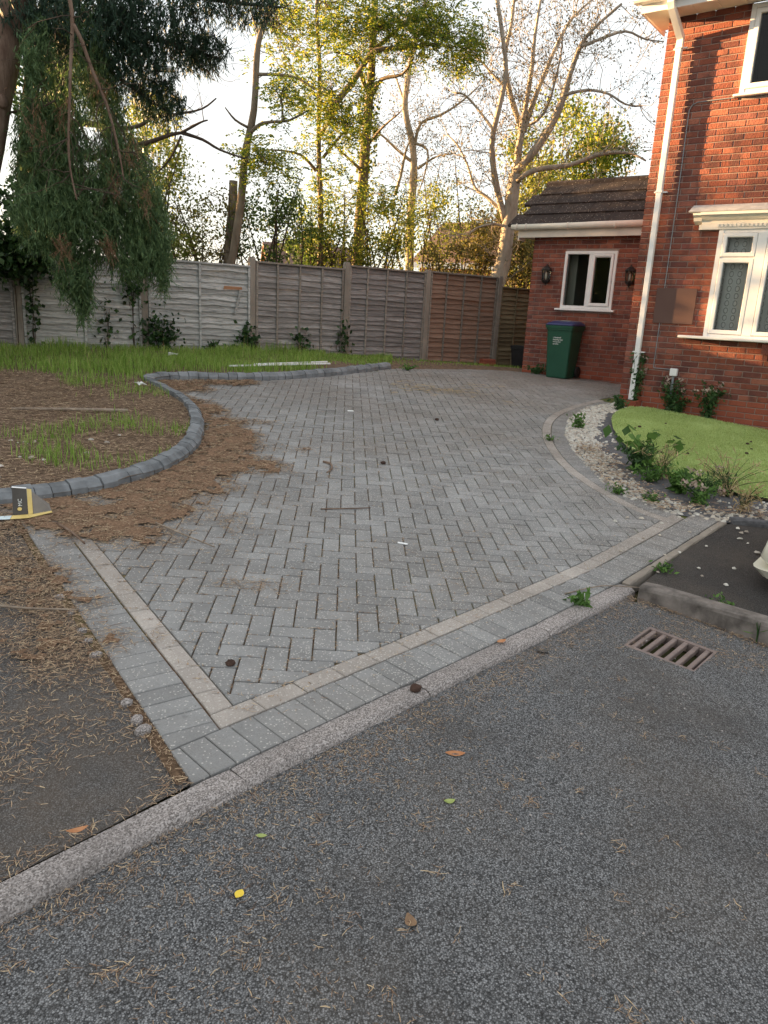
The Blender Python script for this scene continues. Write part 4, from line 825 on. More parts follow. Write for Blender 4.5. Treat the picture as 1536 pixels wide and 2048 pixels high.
# ================================================================ drain grate
dg = empty('drain_grate', (GRATE_C[0], GRATE_C[1], float(g(*GRATE_C))-.034), GRATE_A, 'rusty cast iron drain grate in the road by the raised kerb', 'drain grate')
zt = [float(g(*gr(a, b)))-float(g(*GRATE_C)) for a, b in ((-.17, -.15), (.17, -.15), (.17, .15), (-.17, .15))]
sxg = (zt[1]-zt[0])/.34; syg = (zt[3]-zt[0])/.30
SH = lambda vf: ([(x, y, z+x*sxg+y*syg) for x, y, z in vf[0]], vf[1])
obj('grate_frame', SH(join([box(-.178, .178, -.163, -.137, -.05, .003), box(-.178, .178, .137, .163, -.05, .003), box(-.178, -.166, -.1369, .1369, -.05, .003), box(.166, .178, -.1369, .1369, -.05, .003)])), MAT['iron'], dg)
bm_ = mesh('grate_bar', *SH(cbox(-.0115, .0115, -.1365, .1365, -.026, .002, .003)), MAT['iron'])
for i in range(6): x = -.140+.056*i; link('grate_bar', bm_, dg, Matrix.Translation((x, 0, x*sxg)))
obj('gully_pit', join([box(-.175, .175, -.16, .16, -.40, -.38), box(-.185, -.176, -.16, .16, -.38, -.051), box(.176, .185, -.16, .16, -.38, -.051), box(-.175, .175, -.17, -.161, -.38, -.051), box(-.175, .175, .161, .17, -.38, -.051)]), MAT['void'], dg)

# ================================================================ distant houses beyond the trees
def far_house(x, y, rz, w, d, hw, hr, zb, label, mwall, wins, gable=True):
    h = empty('distant_house', (x, y, zb), rz, label, 'house', 'houses beyond the trees')
    obj('wall', join([box(-w/2, w/2, 0, d, 0, hw)]+[([(s*w/2, 0, hw+.001), (s*w/2, d, hw+.001), (s*w/2, d/2, hw+hr-.1), (s*(w/2-.2), 0, hw+.001), (s*(w/2-.2), d, hw+.001), (s*(w/2-.2), d/2, hw+hr-.1)], [(0, 1, 2), (3, 5, 4), (0, 3, 4, 1), (1, 4, 5, 2), (2, 5, 3, 0)]) for s in (-1, 1)]), MAT[mwall], h)
    rfo = obj('roof', extr([(-.4, hw-.15), (d/2, hw+hr), (d+.4, hw-.15), (d+.4, hw), (d/2, hw+hr+.18), (-.4, hw)][::-1], -w/2-.3, w/2+.3), MAT['tile_far'], h)
    obj('fascia', box(-w/2-.3, w/2+.3, -.43, -.405, hw-.25, hw+.0), MAT['upvc'], rfo); obj('chimney', box(-.3, .3, d/2-.3, d/2+.3, hw+hr-.5, hw+hr+.9), MAT[mwall], rfo)
    for a, b, c, e in wins:
        f_ = obj('window', ring(a, b, c, e, .09, -.03, .04), MAT['upvc'], h); obj('pane', pane(a+.08, b-.08, c+.08, e-.08, -.005), MAT['glass'], f_)
far_house(3.6, 35, R(-24), 5.6, 7, 4.4, 2.0, -.5, 'orange brick house glimpsed through the trees beside the pale tree', 'brick_far', [(-2.2, -1.1, 2.9, 4.1), (.9, 2.0, 2.9, 4.1), (-2.2, -.9, .7, 2.0), (.9, 2.2, .7, 2.0)])
far_house(-4.0, 39, R(14), 4.4, 6.0, 3.5, 1.5, -.3, 'pinkish brick house glimpsed behind the slender tree trunks', 'brick_far', [(-1.7, -.7, 2.2, 3.3), (.7, 1.7, 2.2, 3.3)])
lp = empty('lamp_post', (-8.35, 26, .5), 0, 'tall galvanised street lamp post behind the conifer', 'lamp post')
obj('column', tube([(0, 0, 0), (0, 0, 1.2), (0, 0, 1.21), (0, 0, 7.6), (.1, -.05, 7.9), (.5, -.2, 8.05)], [.09, .09, .06, .05, .045, .04], 10), MAT['silverpole'], lp); obj('lamp_head', loft([(7.98, .45, 1.05, -.33, -.13, .06), (8.05, .4, 1.1, -.36, -.1, .08), (8.13, .5, 1.0, -.3, -.16, .06)]), MAT['silverpole'], lp)
# ================================================================ vegetation
def quad_leaves(C, S, asp, droop=None, T=None, rng=RN, fold=.0):   # diamond leaves: centres, length, width/length
    n = len(C); d = rng.normal(size=(n, 3))
    if droop is not None: d = d*droop[1]+np.array([0, 0, droop[0]])
    if T is not None: d = T
    d /= np.linalg.norm(d, axis=1)[:, None]; r = rng.normal(size=(n, 3)); s = np.cross(d, r); s /= np.linalg.norm(s, axis=1)[:, None]+1e-9
    L = np.asarray(S)[:, None]*np.ones((n, 1)); a = C-d*L*.5; b = C+d*L*.5; w = L*np.asarray(asp).reshape(-1, 1)*.5; m = a+d*L*.45
    return np.stack([a, m+s*w, b, m-s*w], 1).reshape(-1, 3)
def in_ell(n, e, rng=RN, shell=.0):
    v = rng.normal(size=(n, 3)); v /= np.linalg.norm(v, axis=1)[:, None]; r = rng.uniform(shell**3, 1, n)**(1/3); return np.array(e[:3])+v*r[:, None]*np.array(e[3:6])
def wiggle(p0, d, L, n, amp, rng=random, lift=0.):
    P = [Vector(p0)]; d = Vector(d).normalized()
    for i in range(n):
        d = (d+Vector((rng.gauss(0, amp), rng.gauss(0, amp), rng.gauss(0, amp)+lift))).normalized(); P.append(P[-1]+d*L/n)
    return P
def densify(P, k=3):                                     # Catmull-Rom through the traced points
    P = [Vector(p) for p in P]; Q = []
    for i in range(len(P)-1):
        a, b, c, d = P[max(0, i-1)], P[i], P[i+1], P[min(len(P)-1, i+2)]
        for j in range(k):
            t = j/k; Q.append(.5*((2*b)+(-a+c)*t+(2*a-5*b+4*c-d)*t*t+(-a+3*b-3*c+d)*t**3))
    return Q+[P[-1]]
def limbs_mesh(limbs, sides=8):
    ps = []
    for r0, r1, P in limbs:
        Q = densify(P); m = len(Q); rr = [(r0+(r1-r0)*i/(m-1))*random.uniform(.93, 1.07) for i in range(m)]; ps.append(tube(Q, rr, sides if r0 > .04 else 5))
    return ps
def twigs(limbs, n1, L1, n2, L2, lift=.06, start=.25, amp=.22, r=.012, keep=None):
    ps = []; tips = []
    for r0, r1, P in limbs:
        Q = densify(P); tot = sum((b-a).length for a, b in zip(Q[:-1], Q[1:])); cnt = int(n1*tot)
        for _ in range(cnt):
            t = random.uniform(start if r0 > .12 else .12, 1); i = min(int(t*(len(Q)-1)), len(Q)-2); p = Q[i].lerp(Q[i+1], random.random()); ax = (Q[i+1]-Q[i]).normalized()
            d = Vector((random.gauss(0, 1), random.gauss(0, 1), random.gauss(.25, .8))); d = d-ax*d.dot(ax)*.6+ax*.5
            L = L1*random.uniform(.5, 1.3); W = wiggle(p, d, L, 6, amp, lift=lift); ps.append(tube(W, [r*(1-.75*k/6) for k in range(7)], 4, False)); tips.append(W)
            for _ in range(n2):
                j = random.randrange(2, 6); d2 = (W[j+1]-W[j]).normalized()+Vector((random.gauss(0, .6), random.gauss(0, .6), random.gauss(.1, .5))); W2 = wiggle(W[j], d2, L2*random.uniform(.5, 1.3), 4, amp*1.2, lift=lift*.5)
                ps.append(tube(W2, [r*.5, r*.45, r*.4, r*.32, r*.25], 3, False)); tips.append(W2)
    return ps, tips
SK = {
 'pale':[
  (0.22,0.14,[(2.27,18.00,1.98),(2.38,18.00,2.60),(2.44,18.00,2.88),(2.50,18.00,3.97),(2.53,18.00,4.70)]),
  (0.1,0.05,[(2.39,18.00,3.74),(2.15,17.91,4.35),(2.02,17.82,4.76),(1.94,17.74,5.13),(1.93,17.65,5.47),(2.02,17.56,6.05),(2.07,17.48,6.62),(1.90,17.39,7.33),(1.72,17.30,7.92)]),
  (0.11,0.04,[(2.53,18.00,4.70),(2.58,18.09,5.26),(2.59,18.17,5.67),(2.41,18.26,6.12),(2.26,18.34,6.54),(2.13,18.43,7.19),(2.22,18.51,7.81),(2.25,18.60,8.51)]),
  (0.1,0.03,[(2.55,18.00,5.11),(2.60,18.04,5.72),(2.64,18.08,6.15),(2.70,18.12,6.84),(2.71,18.16,7.53),(2.78,18.20,8.35)]),
  (0.13,0.03,[(2.53,18.00,4.75),(2.90,17.89,5.20),(3.23,17.77,5.78),(3.38,17.66,6.28),(3.43,17.54,6.61),(3.56,17.43,7.11),(3.75,17.31,7.40),(4.26,17.20,7.85)]),
  (0.08,0.025,[(2.65,18.10,5.62),(2.84,18.28,6.29),(3.03,18.46,6.82),(3.30,18.64,7.54),(3.62,18.82,8.13),(4.14,19.00,8.65)]),
  (0.09,0.02,[(2.57,17.90,4.56),(2.92,17.72,4.77),(3.63,17.53,4.87),(4.16,17.35,5.06),(4.58,17.17,5.10),(4.84,16.98,5.03),(5.04,16.80,4.89)]),
  (0.05,0.015,[(3.33,17.40,6.19),(3.75,17.20,6.25),(4.15,17.00,6.15),(4.48,16.80,5.92),(4.77,16.60,5.85)]),
  (0.05,0.015,[(3.53,17.30,7.07),(3.97,17.43,7.28),(4.49,17.55,7.48),(4.95,17.68,7.40),(5.39,17.80,7.41)]),
  (0.05,0.015,[(2.38,18.00,3.61),(2.10,17.83,3.62),(1.75,17.67,3.51),(1.52,17.50,3.33)]),
  (0.06,0.015,[(2.32,18.00,3.90),(1.97,18.16,4.22),(1.69,18.32,4.43),(1.49,18.48,4.93),(1.24,18.64,5.37),(1.00,18.80,5.61)]),
  (0.05,0.015,[(1.93,17.60,5.48),(1.63,17.87,5.89),(1.29,18.13,6.28),(1.03,18.40,6.39)]),
  (0.05,0.015,[(2.28,18.40,6.50),(1.91,18.60,6.84),(1.62,18.80,7.18),(1.22,19.00,7.42)]),
  (0.05,0.015,[(2.63,18.40,5.72),(3.08,18.13,6.02),(3.25,17.87,6.98),(3.19,17.60,7.46)]),
 ],
 'leaning':[
  (0.095,0.04,[(-3.41,15.60,2.04),(-3.29,15.60,2.54),(-3.14,15.60,3.50),(-3.05,15.60,4.42),(-2.89,15.60,5.17),(-2.84,15.60,6.11),(-2.77,15.60,6.46),(-2.60,15.60,6.88),(-2.53,15.60,7.27)]),
  (0.035,0.012,[(-2.86,15.60,5.78),(-2.37,15.40,5.74),(-1.99,15.20,5.64),(-1.67,15.00,5.42)]),
  (0.045,0.012,[(-3.01,15.60,4.73),(-2.76,15.50,4.90),(-2.51,15.40,4.94),(-2.17,15.30,4.96),(-1.79,15.20,5.13)]),
  (0.03,0.01,[(-2.79,15.60,6.44),(-2.96,15.75,6.81),(-3.03,15.90,7.27)]),
  (0.03,0.01,[(-2.99,15.60,4.86),(-3.19,15.30,4.92),(-3.31,15.00,5.05)]),
 ],
 'slender':[
  (0.08,0.035,[(-1.78,18.00,2.22),(-1.79,18.00,2.72),(-1.79,18.00,3.53),(-1.86,18.00,4.60),(-1.90,18.00,5.46),(-1.91,18.00,6.63),(-1.99,18.00,7.43),(-2.00,18.00,8.19)]),
  (0.04,0.012,[(-1.93,18.00,4.56),(-2.15,17.85,4.77),(-2.36,17.70,4.85),(-2.78,17.55,4.86),(-3.25,17.40,4.80)]),
  (0.05,0.012,[(-1.86,18.00,5.30),(-1.68,17.73,5.47),(-1.55,17.47,5.57),(-1.28,17.20,5.82)]),
  (0.04,0.012,[(-1.78,18.00,4.84),(-1.52,17.87,5.13),(-1.29,17.73,5.35),(-1.13,17.60,5.49)]),
  (0.03,0.01,[(-1.90,18.00,6.19),(-2.35,18.13,6.40),(-2.65,18.27,6.82),(-2.84,18.40,7.10)]),
  (0.03,0.01,[(-1.94,18.00,6.97),(-1.71,18.00,7.27),(-1.40,18.00,7.56)]),
 ],
 'ivied':[
  (0.165,0.07,[(-0.98,19.00,2.07),(-0.96,19.00,3.30),(-0.92,19.00,4.45),(-0.90,19.00,5.18),(-0.86,19.00,6.09),(-0.83,19.00,6.80),(-0.82,19.00,7.65),(-0.81,19.00,8.62)]),
  (0.06,0.015,[(-0.81,19.00,6.37),(-0.57,18.67,6.65),(-0.11,18.33,6.68),(0.12,18.00,6.92)]),
  (0.06,0.02,[(-0.91,19.00,6.47),(-1.12,18.80,6.90),(-1.27,18.60,7.06),(-1.63,18.40,7.06)]),
  (0.075,0.02,[(-1.22,18.20,6.40),(-0.98,18.00,6.68),(-0.72,17.80,6.95),(-0.03,17.60,6.98),(0.50,17.40,7.01),(0.90,17.20,6.90)]),
  (0.075,0.075,[(-1.67,17.60,5.60),(-1.44,17.90,6.04),(-1.22,18.20,6.40)]),
  (0.05,0.02,[(-0.76,18.40,7.15),(-0.42,18.27,7.39),(-0.01,18.13,7.67),(0.40,18.00,7.93)]),
  (0.04,0.012,[(-0.82,19.00,5.38),(-0.50,18.50,5.63),(-0.12,18.00,5.83)]),
  (0.045,0.012,[(-0.91,19.00,4.75),(-1.33,18.50,5.01),(-1.53,18.00,5.11)]),
 ],
 'young':[
  (0.13,0.05,[(0.34,21.00,2.46),(0.29,21.00,3.73),(0.30,21.00,4.70),(0.30,21.00,5.23),(0.23,21.00,5.82),(-0.01,21.00,6.61),(0.01,21.00,7.28),(0.07,21.00,7.78),(0.26,21.00,8.43)]),
  (0.05,0.012,[(0.29,21.00,5.80),(0.41,20.82,6.28),(0.90,20.65,6.46),(1.38,20.48,6.74),(1.80,20.30,7.09)]),
  (0.045,0.012,[(0.21,21.00,5.42),(-0.22,20.87,5.69),(-0.56,20.73,5.93),(-0.87,20.60,6.07)]),
  (0.035,0.012,[(0.01,21.00,6.67),(-0.24,21.25,7.30),(-0.39,21.50,7.65)]),
  (0.04,0.012,[(0.21,21.00,5.86),(0.62,20.83,5.67),(0.59,20.67,5.10),(0.43,20.50,4.53)]),
  (0.05,0.015,[(-0.15,20.80,4.55),(-0.02,20.53,5.05),(0.07,20.27,5.53),(0.21,20.00,5.82)]),
  (0.035,0.012,[(0.41,21.00,5.24),(0.82,20.70,5.48),(1.24,20.40,5.52)]),
 ],
 'stump':[
  (0.13,0.09,[(-3.71,17.00,2.08),(-3.66,17.00,2.92),(-3.60,17.00,3.53),(-3.58,17.00,4.11)]),
 ],
 'back':[
  (0.1,0.03,[(5.05,23.00,4.72),(4.91,23.00,5.91),(5.03,23.00,6.70),(5.13,23.00,7.59)]),
  (0.06,0.02,[(4.94,23.00,5.91),(5.43,22.50,6.36),(5.65,22.00,6.76)]),
  (0.06,0.02,[(4.94,23.00,5.65),(4.27,22.75,6.09),(3.89,22.50,6.54)]),
 ],
 'conifer':[
  (0.3,0.22,[(-5.55,9.00,-0.37),(-5.13,9.15,2.02),(-4.79,9.30,3.67),(-4.61,9.45,4.43),(-4.49,9.60,5.08)]),
  (0.13,0.11,[(-4.85,9.30,3.72),(-4.72,9.40,3.86),(-4.60,9.50,3.96)]),
  (0.1,0.07,[(-5.00,9.30,3.35),(-4.72,9.25,3.58),(-4.52,9.20,3.65)]),
  (0.026,0.009,[(-3.74,9.00,4.88),(-3.64,9.00,4.61),(-3.63,9.00,4.33),(-3.67,9.00,3.99),(-3.70,9.00,3.64),(-3.74,9.00,3.19),(-3.73,9.00,2.90),(-3.68,9.00,2.62)]),
  (0.024,0.008,[(-3.62,9.00,4.38),(-3.54,9.02,4.22),(-3.45,9.03,3.96),(-3.32,9.05,3.65),(-3.25,9.07,3.38),(-3.20,9.08,3.13),(-3.17,9.10,2.87)]),
  (0.09,0.03,[(-4.58,9.50,4.70),(-4.17,9.70,4.68),(-3.66,9.90,4.67),(-3.14,10.10,4.63),(-2.71,10.30,4.58),(-2.38,10.50,4.55)]),
  (0.07,0.02,[(-4.28,9.50,4.96),(-3.56,9.68,5.01),(-2.75,9.85,5.01),(-1.91,10.02,5.01),(-1.58,10.20,5.06)]),
  (0.06,0.02,[(-4.31,9.50,4.61),(-3.90,9.72,4.40),(-3.53,9.95,4.16),(-3.18,10.18,3.96),(-2.97,10.40,3.87)]),
  (0.06,0.02,[(-4.44,9.40,4.42),(-4.39,9.60,4.08),(-4.37,9.80,3.65),(-4.43,10.00,3.13)]),
  (0.03,0.012,[(-4.66,9.40,3.55),(-4.42,9.33,3.58),(-4.15,9.27,3.61),(-3.95,9.20,3.68)]),
 ],
 'deadlimb':[
  (0.045,0.022,[(-4.64,11.90,3.54),(-4.21,11.97,3.73),(-3.86,12.05,3.82),(-3.50,12.12,3.97),(-3.35,12.20,4.02)]),
  (0.03,0.012,[(-3.35,12.20,4.02),(-3.06,12.30,3.96),(-2.82,12.40,3.85),(-2.45,12.50,3.76)]),
  (0.025,0.01,[(-3.35,12.20,4.02),(-3.06,12.15,4.16),(-2.93,12.10,4.19)]),
  (0.034,0.01,[(-4.21,11.90,3.96),(-3.93,11.94,4.02),(-3.68,11.98,4.16),(-3.32,12.02,4.24),(-3.00,12.06,4.33),(-2.80,12.10,4.49)]),
  (0.02,0.008,[(-3.33,12.10,3.96),(-3.48,12.13,3.69),(-3.68,12.17,3.48),(-3.85,12.20,3.39)]),
  (0.02,0.008,[(-3.53,12.10,3.96),(-3.54,12.15,4.07),(-3.55,12.20,4.19)]),
 ],
 'ivytrunk':[
  (0.2,0.14,[(-5.79,12.60,1.16),(-5.66,12.60,2.42),(-5.56,12.60,3.39),(-5.41,12.60,4.47),(-5.23,12.60,5.50),(-5.12,12.60,6.15)]),
  (0.12,0.08,[(-5.99,12.60,2.40),(-5.97,12.60,3.37),(-5.80,12.60,4.45),(-5.71,12.60,5.41),(-5.68,12.60,6.13)]),
 ],
}
ROB =[
 (-0.64,18.00,7.46, 1.57,1.20,0.78, 70),
 (0.68,17.30,7.11, 0.85,0.90,0.54, 40),
 (1.25,17.00,6.81, 0.36,0.60,0.48, 14),
 (0.30,17.80,7.81, 1.12,1.00,0.37, 28),
 (-1.78,18.00,7.78, 1.39,1.00,0.57, 40),
 (-2.32,17.00,6.69, 0.95,1.00,0.71, 26),
 (-1.62,17.50,6.03, 1.04,0.90,0.61, 46),
 (-1.28,17.50,5.37, 0.73,0.80,0.55, 30),
 (-2.35,15.30,5.34, 0.64,0.80,0.48, 18),
 (-2.62,15.30,4.21, 0.66,0.80,0.45, 30),
 (-1.82,17.80,4.50, 0.62,0.60,0.75, 14),
 (-1.18,18.50,4.06, 0.78,0.80,0.65, 12),
 (-0.36,18.00,4.08, 0.63,0.80,0.38, 10),
 (-0.86,19.00,5.67, 0.29,0.30,1.46, 26),
 (-1.82,18.00,3.74, 0.38,0.40,0.76, 10),
 (-2.48,16.00,6.75, 0.45,0.60,0.56, 12),
 (4.47,22.50,6.31, 1.73,1.20,1.18, 0),
]
CON =[
 (-3.70,9.75,2.72, 0.33,0.40,0.65, 1),
 (-3.53,9.90,3.32, 0.22,0.30,0.49, 1),
 (-4.41,9.50,3.04, 0.20,0.30,0.60, 1),
 (-4.02,9.60,3.51, 0.27,0.30,0.47, 1),
 (-4.16,9.60,3.12, 0.32,0.50,0.60, 1),
 (-4.18,9.40,2.43, 0.41,0.50,0.43, 1),
 (-3.88,9.70,2.48, 0.42,0.50,0.58, 1),
 (-3.44,10.10,2.78, 0.37,0.50,0.71, 1),
 (-3.24,10.20,2.38, 0.30,0.40,0.50, 1),
 (-4.00,9.60,1.79, 0.23,0.30,0.28, 1),
 (-3.38,9.90,2.05, 0.31,0.30,0.31, 1),
 (-3.07,10.10,2.01, 0.10,0.20,0.35, 1),
 (-3.92,9.60,1.58, 0.07,0.15,0.34, 1),
 (-4.15,9.30,4.10, 0.14,0.30,0.39, 1),
 (-4.27,9.40,3.45, 0.16,0.30,0.36, 1),
 (-3.72,9.60,4.21, 0.20,0.30,0.54, 1),
 (-3.67,9.90,3.98, 0.21,0.30,0.49, 1),
]
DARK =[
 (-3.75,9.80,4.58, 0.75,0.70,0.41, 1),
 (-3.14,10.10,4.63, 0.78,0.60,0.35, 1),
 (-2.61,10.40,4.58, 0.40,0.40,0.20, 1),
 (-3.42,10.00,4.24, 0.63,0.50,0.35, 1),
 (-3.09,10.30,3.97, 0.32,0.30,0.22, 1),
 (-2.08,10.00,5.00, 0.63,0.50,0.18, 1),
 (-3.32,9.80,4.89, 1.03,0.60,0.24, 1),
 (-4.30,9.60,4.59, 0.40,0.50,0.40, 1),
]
IVY =[
 (-5.53,12.50,3.74, 0.33,0.35,1.84, 1),
 (-5.78,12.30,2.75, 0.34,0.40,0.52, 1),
 (-6.04,12.40,2.97, 0.23,0.30,0.35, 1),
 (-5.34,12.60,5.02, 0.26,0.30,1.15, 1),
 (-5.88,12.60,4.93, 0.19,0.25,1.15, 1),
]
BUSH =[
 (-4.75,16.50,3.21, 0.87,1.00,1.10, 1),
 (-5.35,17.00,4.33, 0.71,0.90,0.71, 1),
 (-7.52,24.00,6.57, 0.76,1.00,1.01, 1),
 (-4.09,17.00,3.10, 0.89,1.00,0.83, 1),
 (-2.79,17.00,3.17, 0.95,1.00,0.77, 1),
 (-2.09,18.50,3.24, 0.78,1.00,0.78, 1),
 (-1.23,18.00,3.13, 0.88,1.00,0.76, 1),
 (-0.32,18.50,3.33, 0.91,1.00,0.78, 1),
 (0.65,20.00,3.77, 1.12,1.20,0.84, 1),
 (1.64,20.00,4.05, 1.19,1.20,0.84, 1),
 (1.24,18.50,2.85, 0.78,0.80,0.52, 1),
 (2.27,19.50,3.44, 0.82,1.00,0.68, 1),
 (3.10,19.00,2.98, 0.66,0.80,0.60, 1),
 (3.53,21.00,4.02, 0.59,0.80,0.88, 1),
 (4.47,22.50,6.31, 1.65,1.40,1.18, 1),
 (3.79,21.50,4.97, 0.75,1.00,0.68, 1),
 (5.60,23.00,6.08, 0.97,1.00,0.80, 1),
]
SK['pale'] = SK['pale'][:1]+[(a*.78, b*.8, P) for a, b, P in SK['pale'][1:]]; SK['conifer'] = SK['conifer'][:5]+[(a*.6, b*.6, P) for a, b, P in SK['conifer'][5:]]
def rooted(limbs):                                       # first limb starts at the ground
    r0, r1, P = limbs[0]; p = P[0]; z = float(g(p[0], p[1]))-.12
    if p[2] > z+.05: P = [(p[0]-.03*(p[2]-z), p[1], z)]+list(P)
    return [(r0, r1, P)]+limbs[1:]
def shift(limbs, o): return [(a, b, [tuple(Vector(p)-Vector(o)) for p in P]) for a, b, P in limbs]
def tree_root(name, limbs, label, cat='tree', group=None):
    p = limbs[0][2][0]; o = (p[0], p[1], p[2]); return empty(name, o, 0, label, cat, group), np.array(o)
def sub(ps, o): return [([tuple(Vector(p)-Vector(o)) for p in v], f) for v, f in ps]
def compound(C, n, L=.22, leaf=.06, rng=RN):             # drooping pinnate leaves around centres
    out = []
    for c in C:
        m = n; base = c+rng.normal(size=(m, 3))*.14; d = rng.normal(size=(m, 3))*[1, 1, .5]+[0, 0, -.35]; d /= np.linalg.norm(d, axis=1)[:, None]
        for k in range(5):
            for s in (-1, 1):
                t = (k+.5)/5; ctr = base+d*L*t*rng.uniform(.8, 1.2, (m, 1))+np.array([0, 0, -.05])*t*t; side = np.cross(d, [0, 0, 1.]); side /= np.linalg.norm(side, axis=1)[:, None]+1e-6
                T = side*s+d*.45+rng.normal(size=(m, 3))*.25; T[:, 2] -= .25; out.append(quad_leaves(ctr+side*s*leaf*.45, np.full(m, leaf)*rng.uniform(.75, 1.2, m), .42, T=T))
    return np.concatenate(out)
def robinia(name, key, clumps, label, bark, leafm, per=9, bare=1.2, leaf=.062):
    L = rooted(SK[key]); r, o = tree_root(name, L, label); obj('trunk', join(sub(limbs_mesh(L[:1], 10), o)), MAT[bark], r, sm=True)
    br = sub(limbs_mesh(L[1:], 7), o) if len(L) > 1 else []; pts = [Vector(p) for a, b, P in L for p in densify(P)]; tw = []; C = []
    for e in clumps:
        c = Vector(e[:3]); q = min(pts, key=lambda p: (p-c).length+max(0, p.z-c.z)*.7); W = [q, q.lerp(c, .35)+Vector((0, 0, .12)), q.lerp(c, .7)+Vector((0, 0, .12)), c]; W = densify(W); tw.append(tube(W, [.022-.014*i/(len(W)-1) for i in range(len(W))], 5, False))
        S = in_ell(e[6], e)
        for s in S:
            a = W[random.randrange(len(W)//2, len(W))]; b = Vector(s); tw.append(tube([a, a.lerp(b, .5)+Vector((random.gauss(0, .05), random.gauss(0, .05), .06)), b, b+Vector((random.gauss(0, .1), random.gauss(0, .1), -.08))], [.008, .006, .004, .003], 3, False))
        C.append(S)
    t2, _ = twigs(L, bare, .7, 1, .35, r=.008); tw += t2
    obj('branches', join(br+sub(tw, o)), MAT[bark], r, sm=True)
    if C: obj_ = link('crown', npmesh('crown', compound(np.concatenate(C), per, leaf=leaf)-o, 4, MAT[leafm]), r)
    return r, o
robinia('feathery_tree', 'leaning', [ROB[i] for i in (8, 9, 5, 15)], 'leaning dark trunked tree rising just behind the bleached panels', 'bark_grey', 'robinia', 9, leaf=.07)
robinia('feathery_tree', 'slender', [ROB[i] for i in (6, 7, 10, 14, 4)], 'slender straight trunked tree with hanging yellow green sprays', 'bark_grey', 'robinia', 10, leaf=.07)
rt_, ro_ = robinia('feathery_tree', 'ivied', [ROB[i] for i in (0, 1, 2, 3, 11, 12)], 'thick ivied trunk with broad green crown reaching over the fence', 'bark_grey', 'robinia', 12, leaf=.07)
link('ivy', npmesh('ivy', np.concatenate([quad_leaves(in_ell(900, ROB[13]), RN.uniform(.05, .11, 900), .7)])-ro_, 4, MAT['gold']), rt_)
def bare_tree(name, key, label, bark, n1, L1, n2, L2, leaves, leafm, size=.07, r=.012, lift=.06):
    L = rooted(SK[key]); rt, o = tree_root(name, L, label); obj('trunk', join(sub(limbs_mesh(L[:1], 12), o)), MAT[bark], rt, sm=True); tw, tips = twigs(L, n1, L1, n2, L2, r=r, lift=lift)
    if len(L) > 1 or tw: obj('branches', join(sub(limbs_mesh(L[1:], 8)+tw, o)), MAT[bark], rt, sm=True)
    if leaves:
        P = np.array([tuple(W[random.randrange(2, len(W))]) for W in random.choices(tips, k=leaves)])+RN.normal(size=(leaves, 3))*.07; link('crown', npmesh('crown', quad_leaves(P, RN.uniform(.6, 1.3, leaves)*size, .5, droop=(-.8, .7))-o, 4, MAT[leafm]), rt)
    return rt, o
bare_tree('pale_tree', 'pale', 'big pale barked tree with bare twisting limbs beside the garage', 'bark_pale', 7.5, 1.0, 4, .6, 9500, 'dryleaf', .052, .009)
bare_tree('young_tree', 'young', 'thin half bare tree between the ivied trunk and the pale tree', 'bark_pale', 6.5, .9, 3, .5, 4200, 'dryleaf', .052, .008)
bare_tree('dead_stump', 'stump', 'broken dead trunk standing beside the leaning tree', 'bark_grey', 0, 1, 0, 1, 0, 'dryleaf')
# shrubs behind the fence, and hedge trees added out of view
def bush(name, es, label, leafm, n, size, bark='bark_dark', group='shrubs behind the fence', stems=9):
    e0 = es[0]; zb = float(g(e0[0], e0[1])); r = empty(name, (e0[0], e0[1], zb), 0, label, 'shrub', group); o = np.array((e0[0], e0[1], zb)); st = []; pts = []
    for e in es:
        nc = 26; cl = in_ell(nc, e, shell=.35); per = n//nc
        for c in cl: s = np.array(e[3:6])*RN.uniform(.18, .36); pts.append(c+RN.normal(size=(per, 3))*s*.62)
        low = (e[0], e[1], (e[2]+zb)/2, e[3]*.85, e[4]*.85, max(.3, (e[2]-zb)/2)); pts.append(in_ell(n//2, low))
        for _ in range(stems):
            c = Vector(cl[random.randrange(nc)]); b = Vector((e[0]+random.gauss(0, .15), e[1]+random.gauss(0, .15), zb-.1)); m = b.lerp(c, .55)+Vector((random.gauss(0, .12), random.gauss(0, .12), .25)); st.append(tube(densify([b, m, c, c+(c-m)*.5]), [.03, .027, .024, .021, .018, .014, .012, .009, .007, .004], 5, False))
            for _ in range(4):
                t = m.lerp(c, random.random()); st.append(tube(wiggle(t, (random.gauss(0, 1), random.gauss(0, 1), .6), random.uniform(.4, .9), 4, .25), [.009, .008, .006, .005, .003], 3, False))
    P = np.concatenate(pts); obj('stems', join(sub(st, o)), MAT[bark], r, sm=True); link('foliage', npmesh('foliage', quad_leaves(P, RN.uniform(.6, 1.35, len(P))*size, .55)-o, 4, MAT[leafm]), r); return r, o
bush('golden_shrub', [BUSH[0]], 'olive gold shrub behind the panel with the hanging conifer sprays', 'gold', 2800, .07)
bush('light_shrub', [BUSH[1]], 'bright yellow green shrub top rising above the olive gold shrub', 'gold', 2000, .08)
bush('birch_top', [BUSH[2]], 'yellow birch crown far behind the conifer', 'gold', 1800, .10, 'bark_pale')
bush('dark_shrub', [BUSH[3]], 'dusky shrub round the foot of the dead trunk', 'brownleaf', 2000, .07)
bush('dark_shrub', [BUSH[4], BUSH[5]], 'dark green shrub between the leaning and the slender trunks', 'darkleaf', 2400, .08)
bush('dark_shrub', [BUSH[6], BUSH[7]], 'mixed green shrub round the foot of the ivied trunk', 'gold', 2200, .075)
bush('golden_shrub', [BUSH[8], BUSH[9]], 'broad golden hedge behind the thin half bare tree', 'gold', 2300, .07)
bush('brown_shrub', [BUSH[10]], 'low russet shrub behind the reddish brown panel', 'brownleaf', 1500, .07)
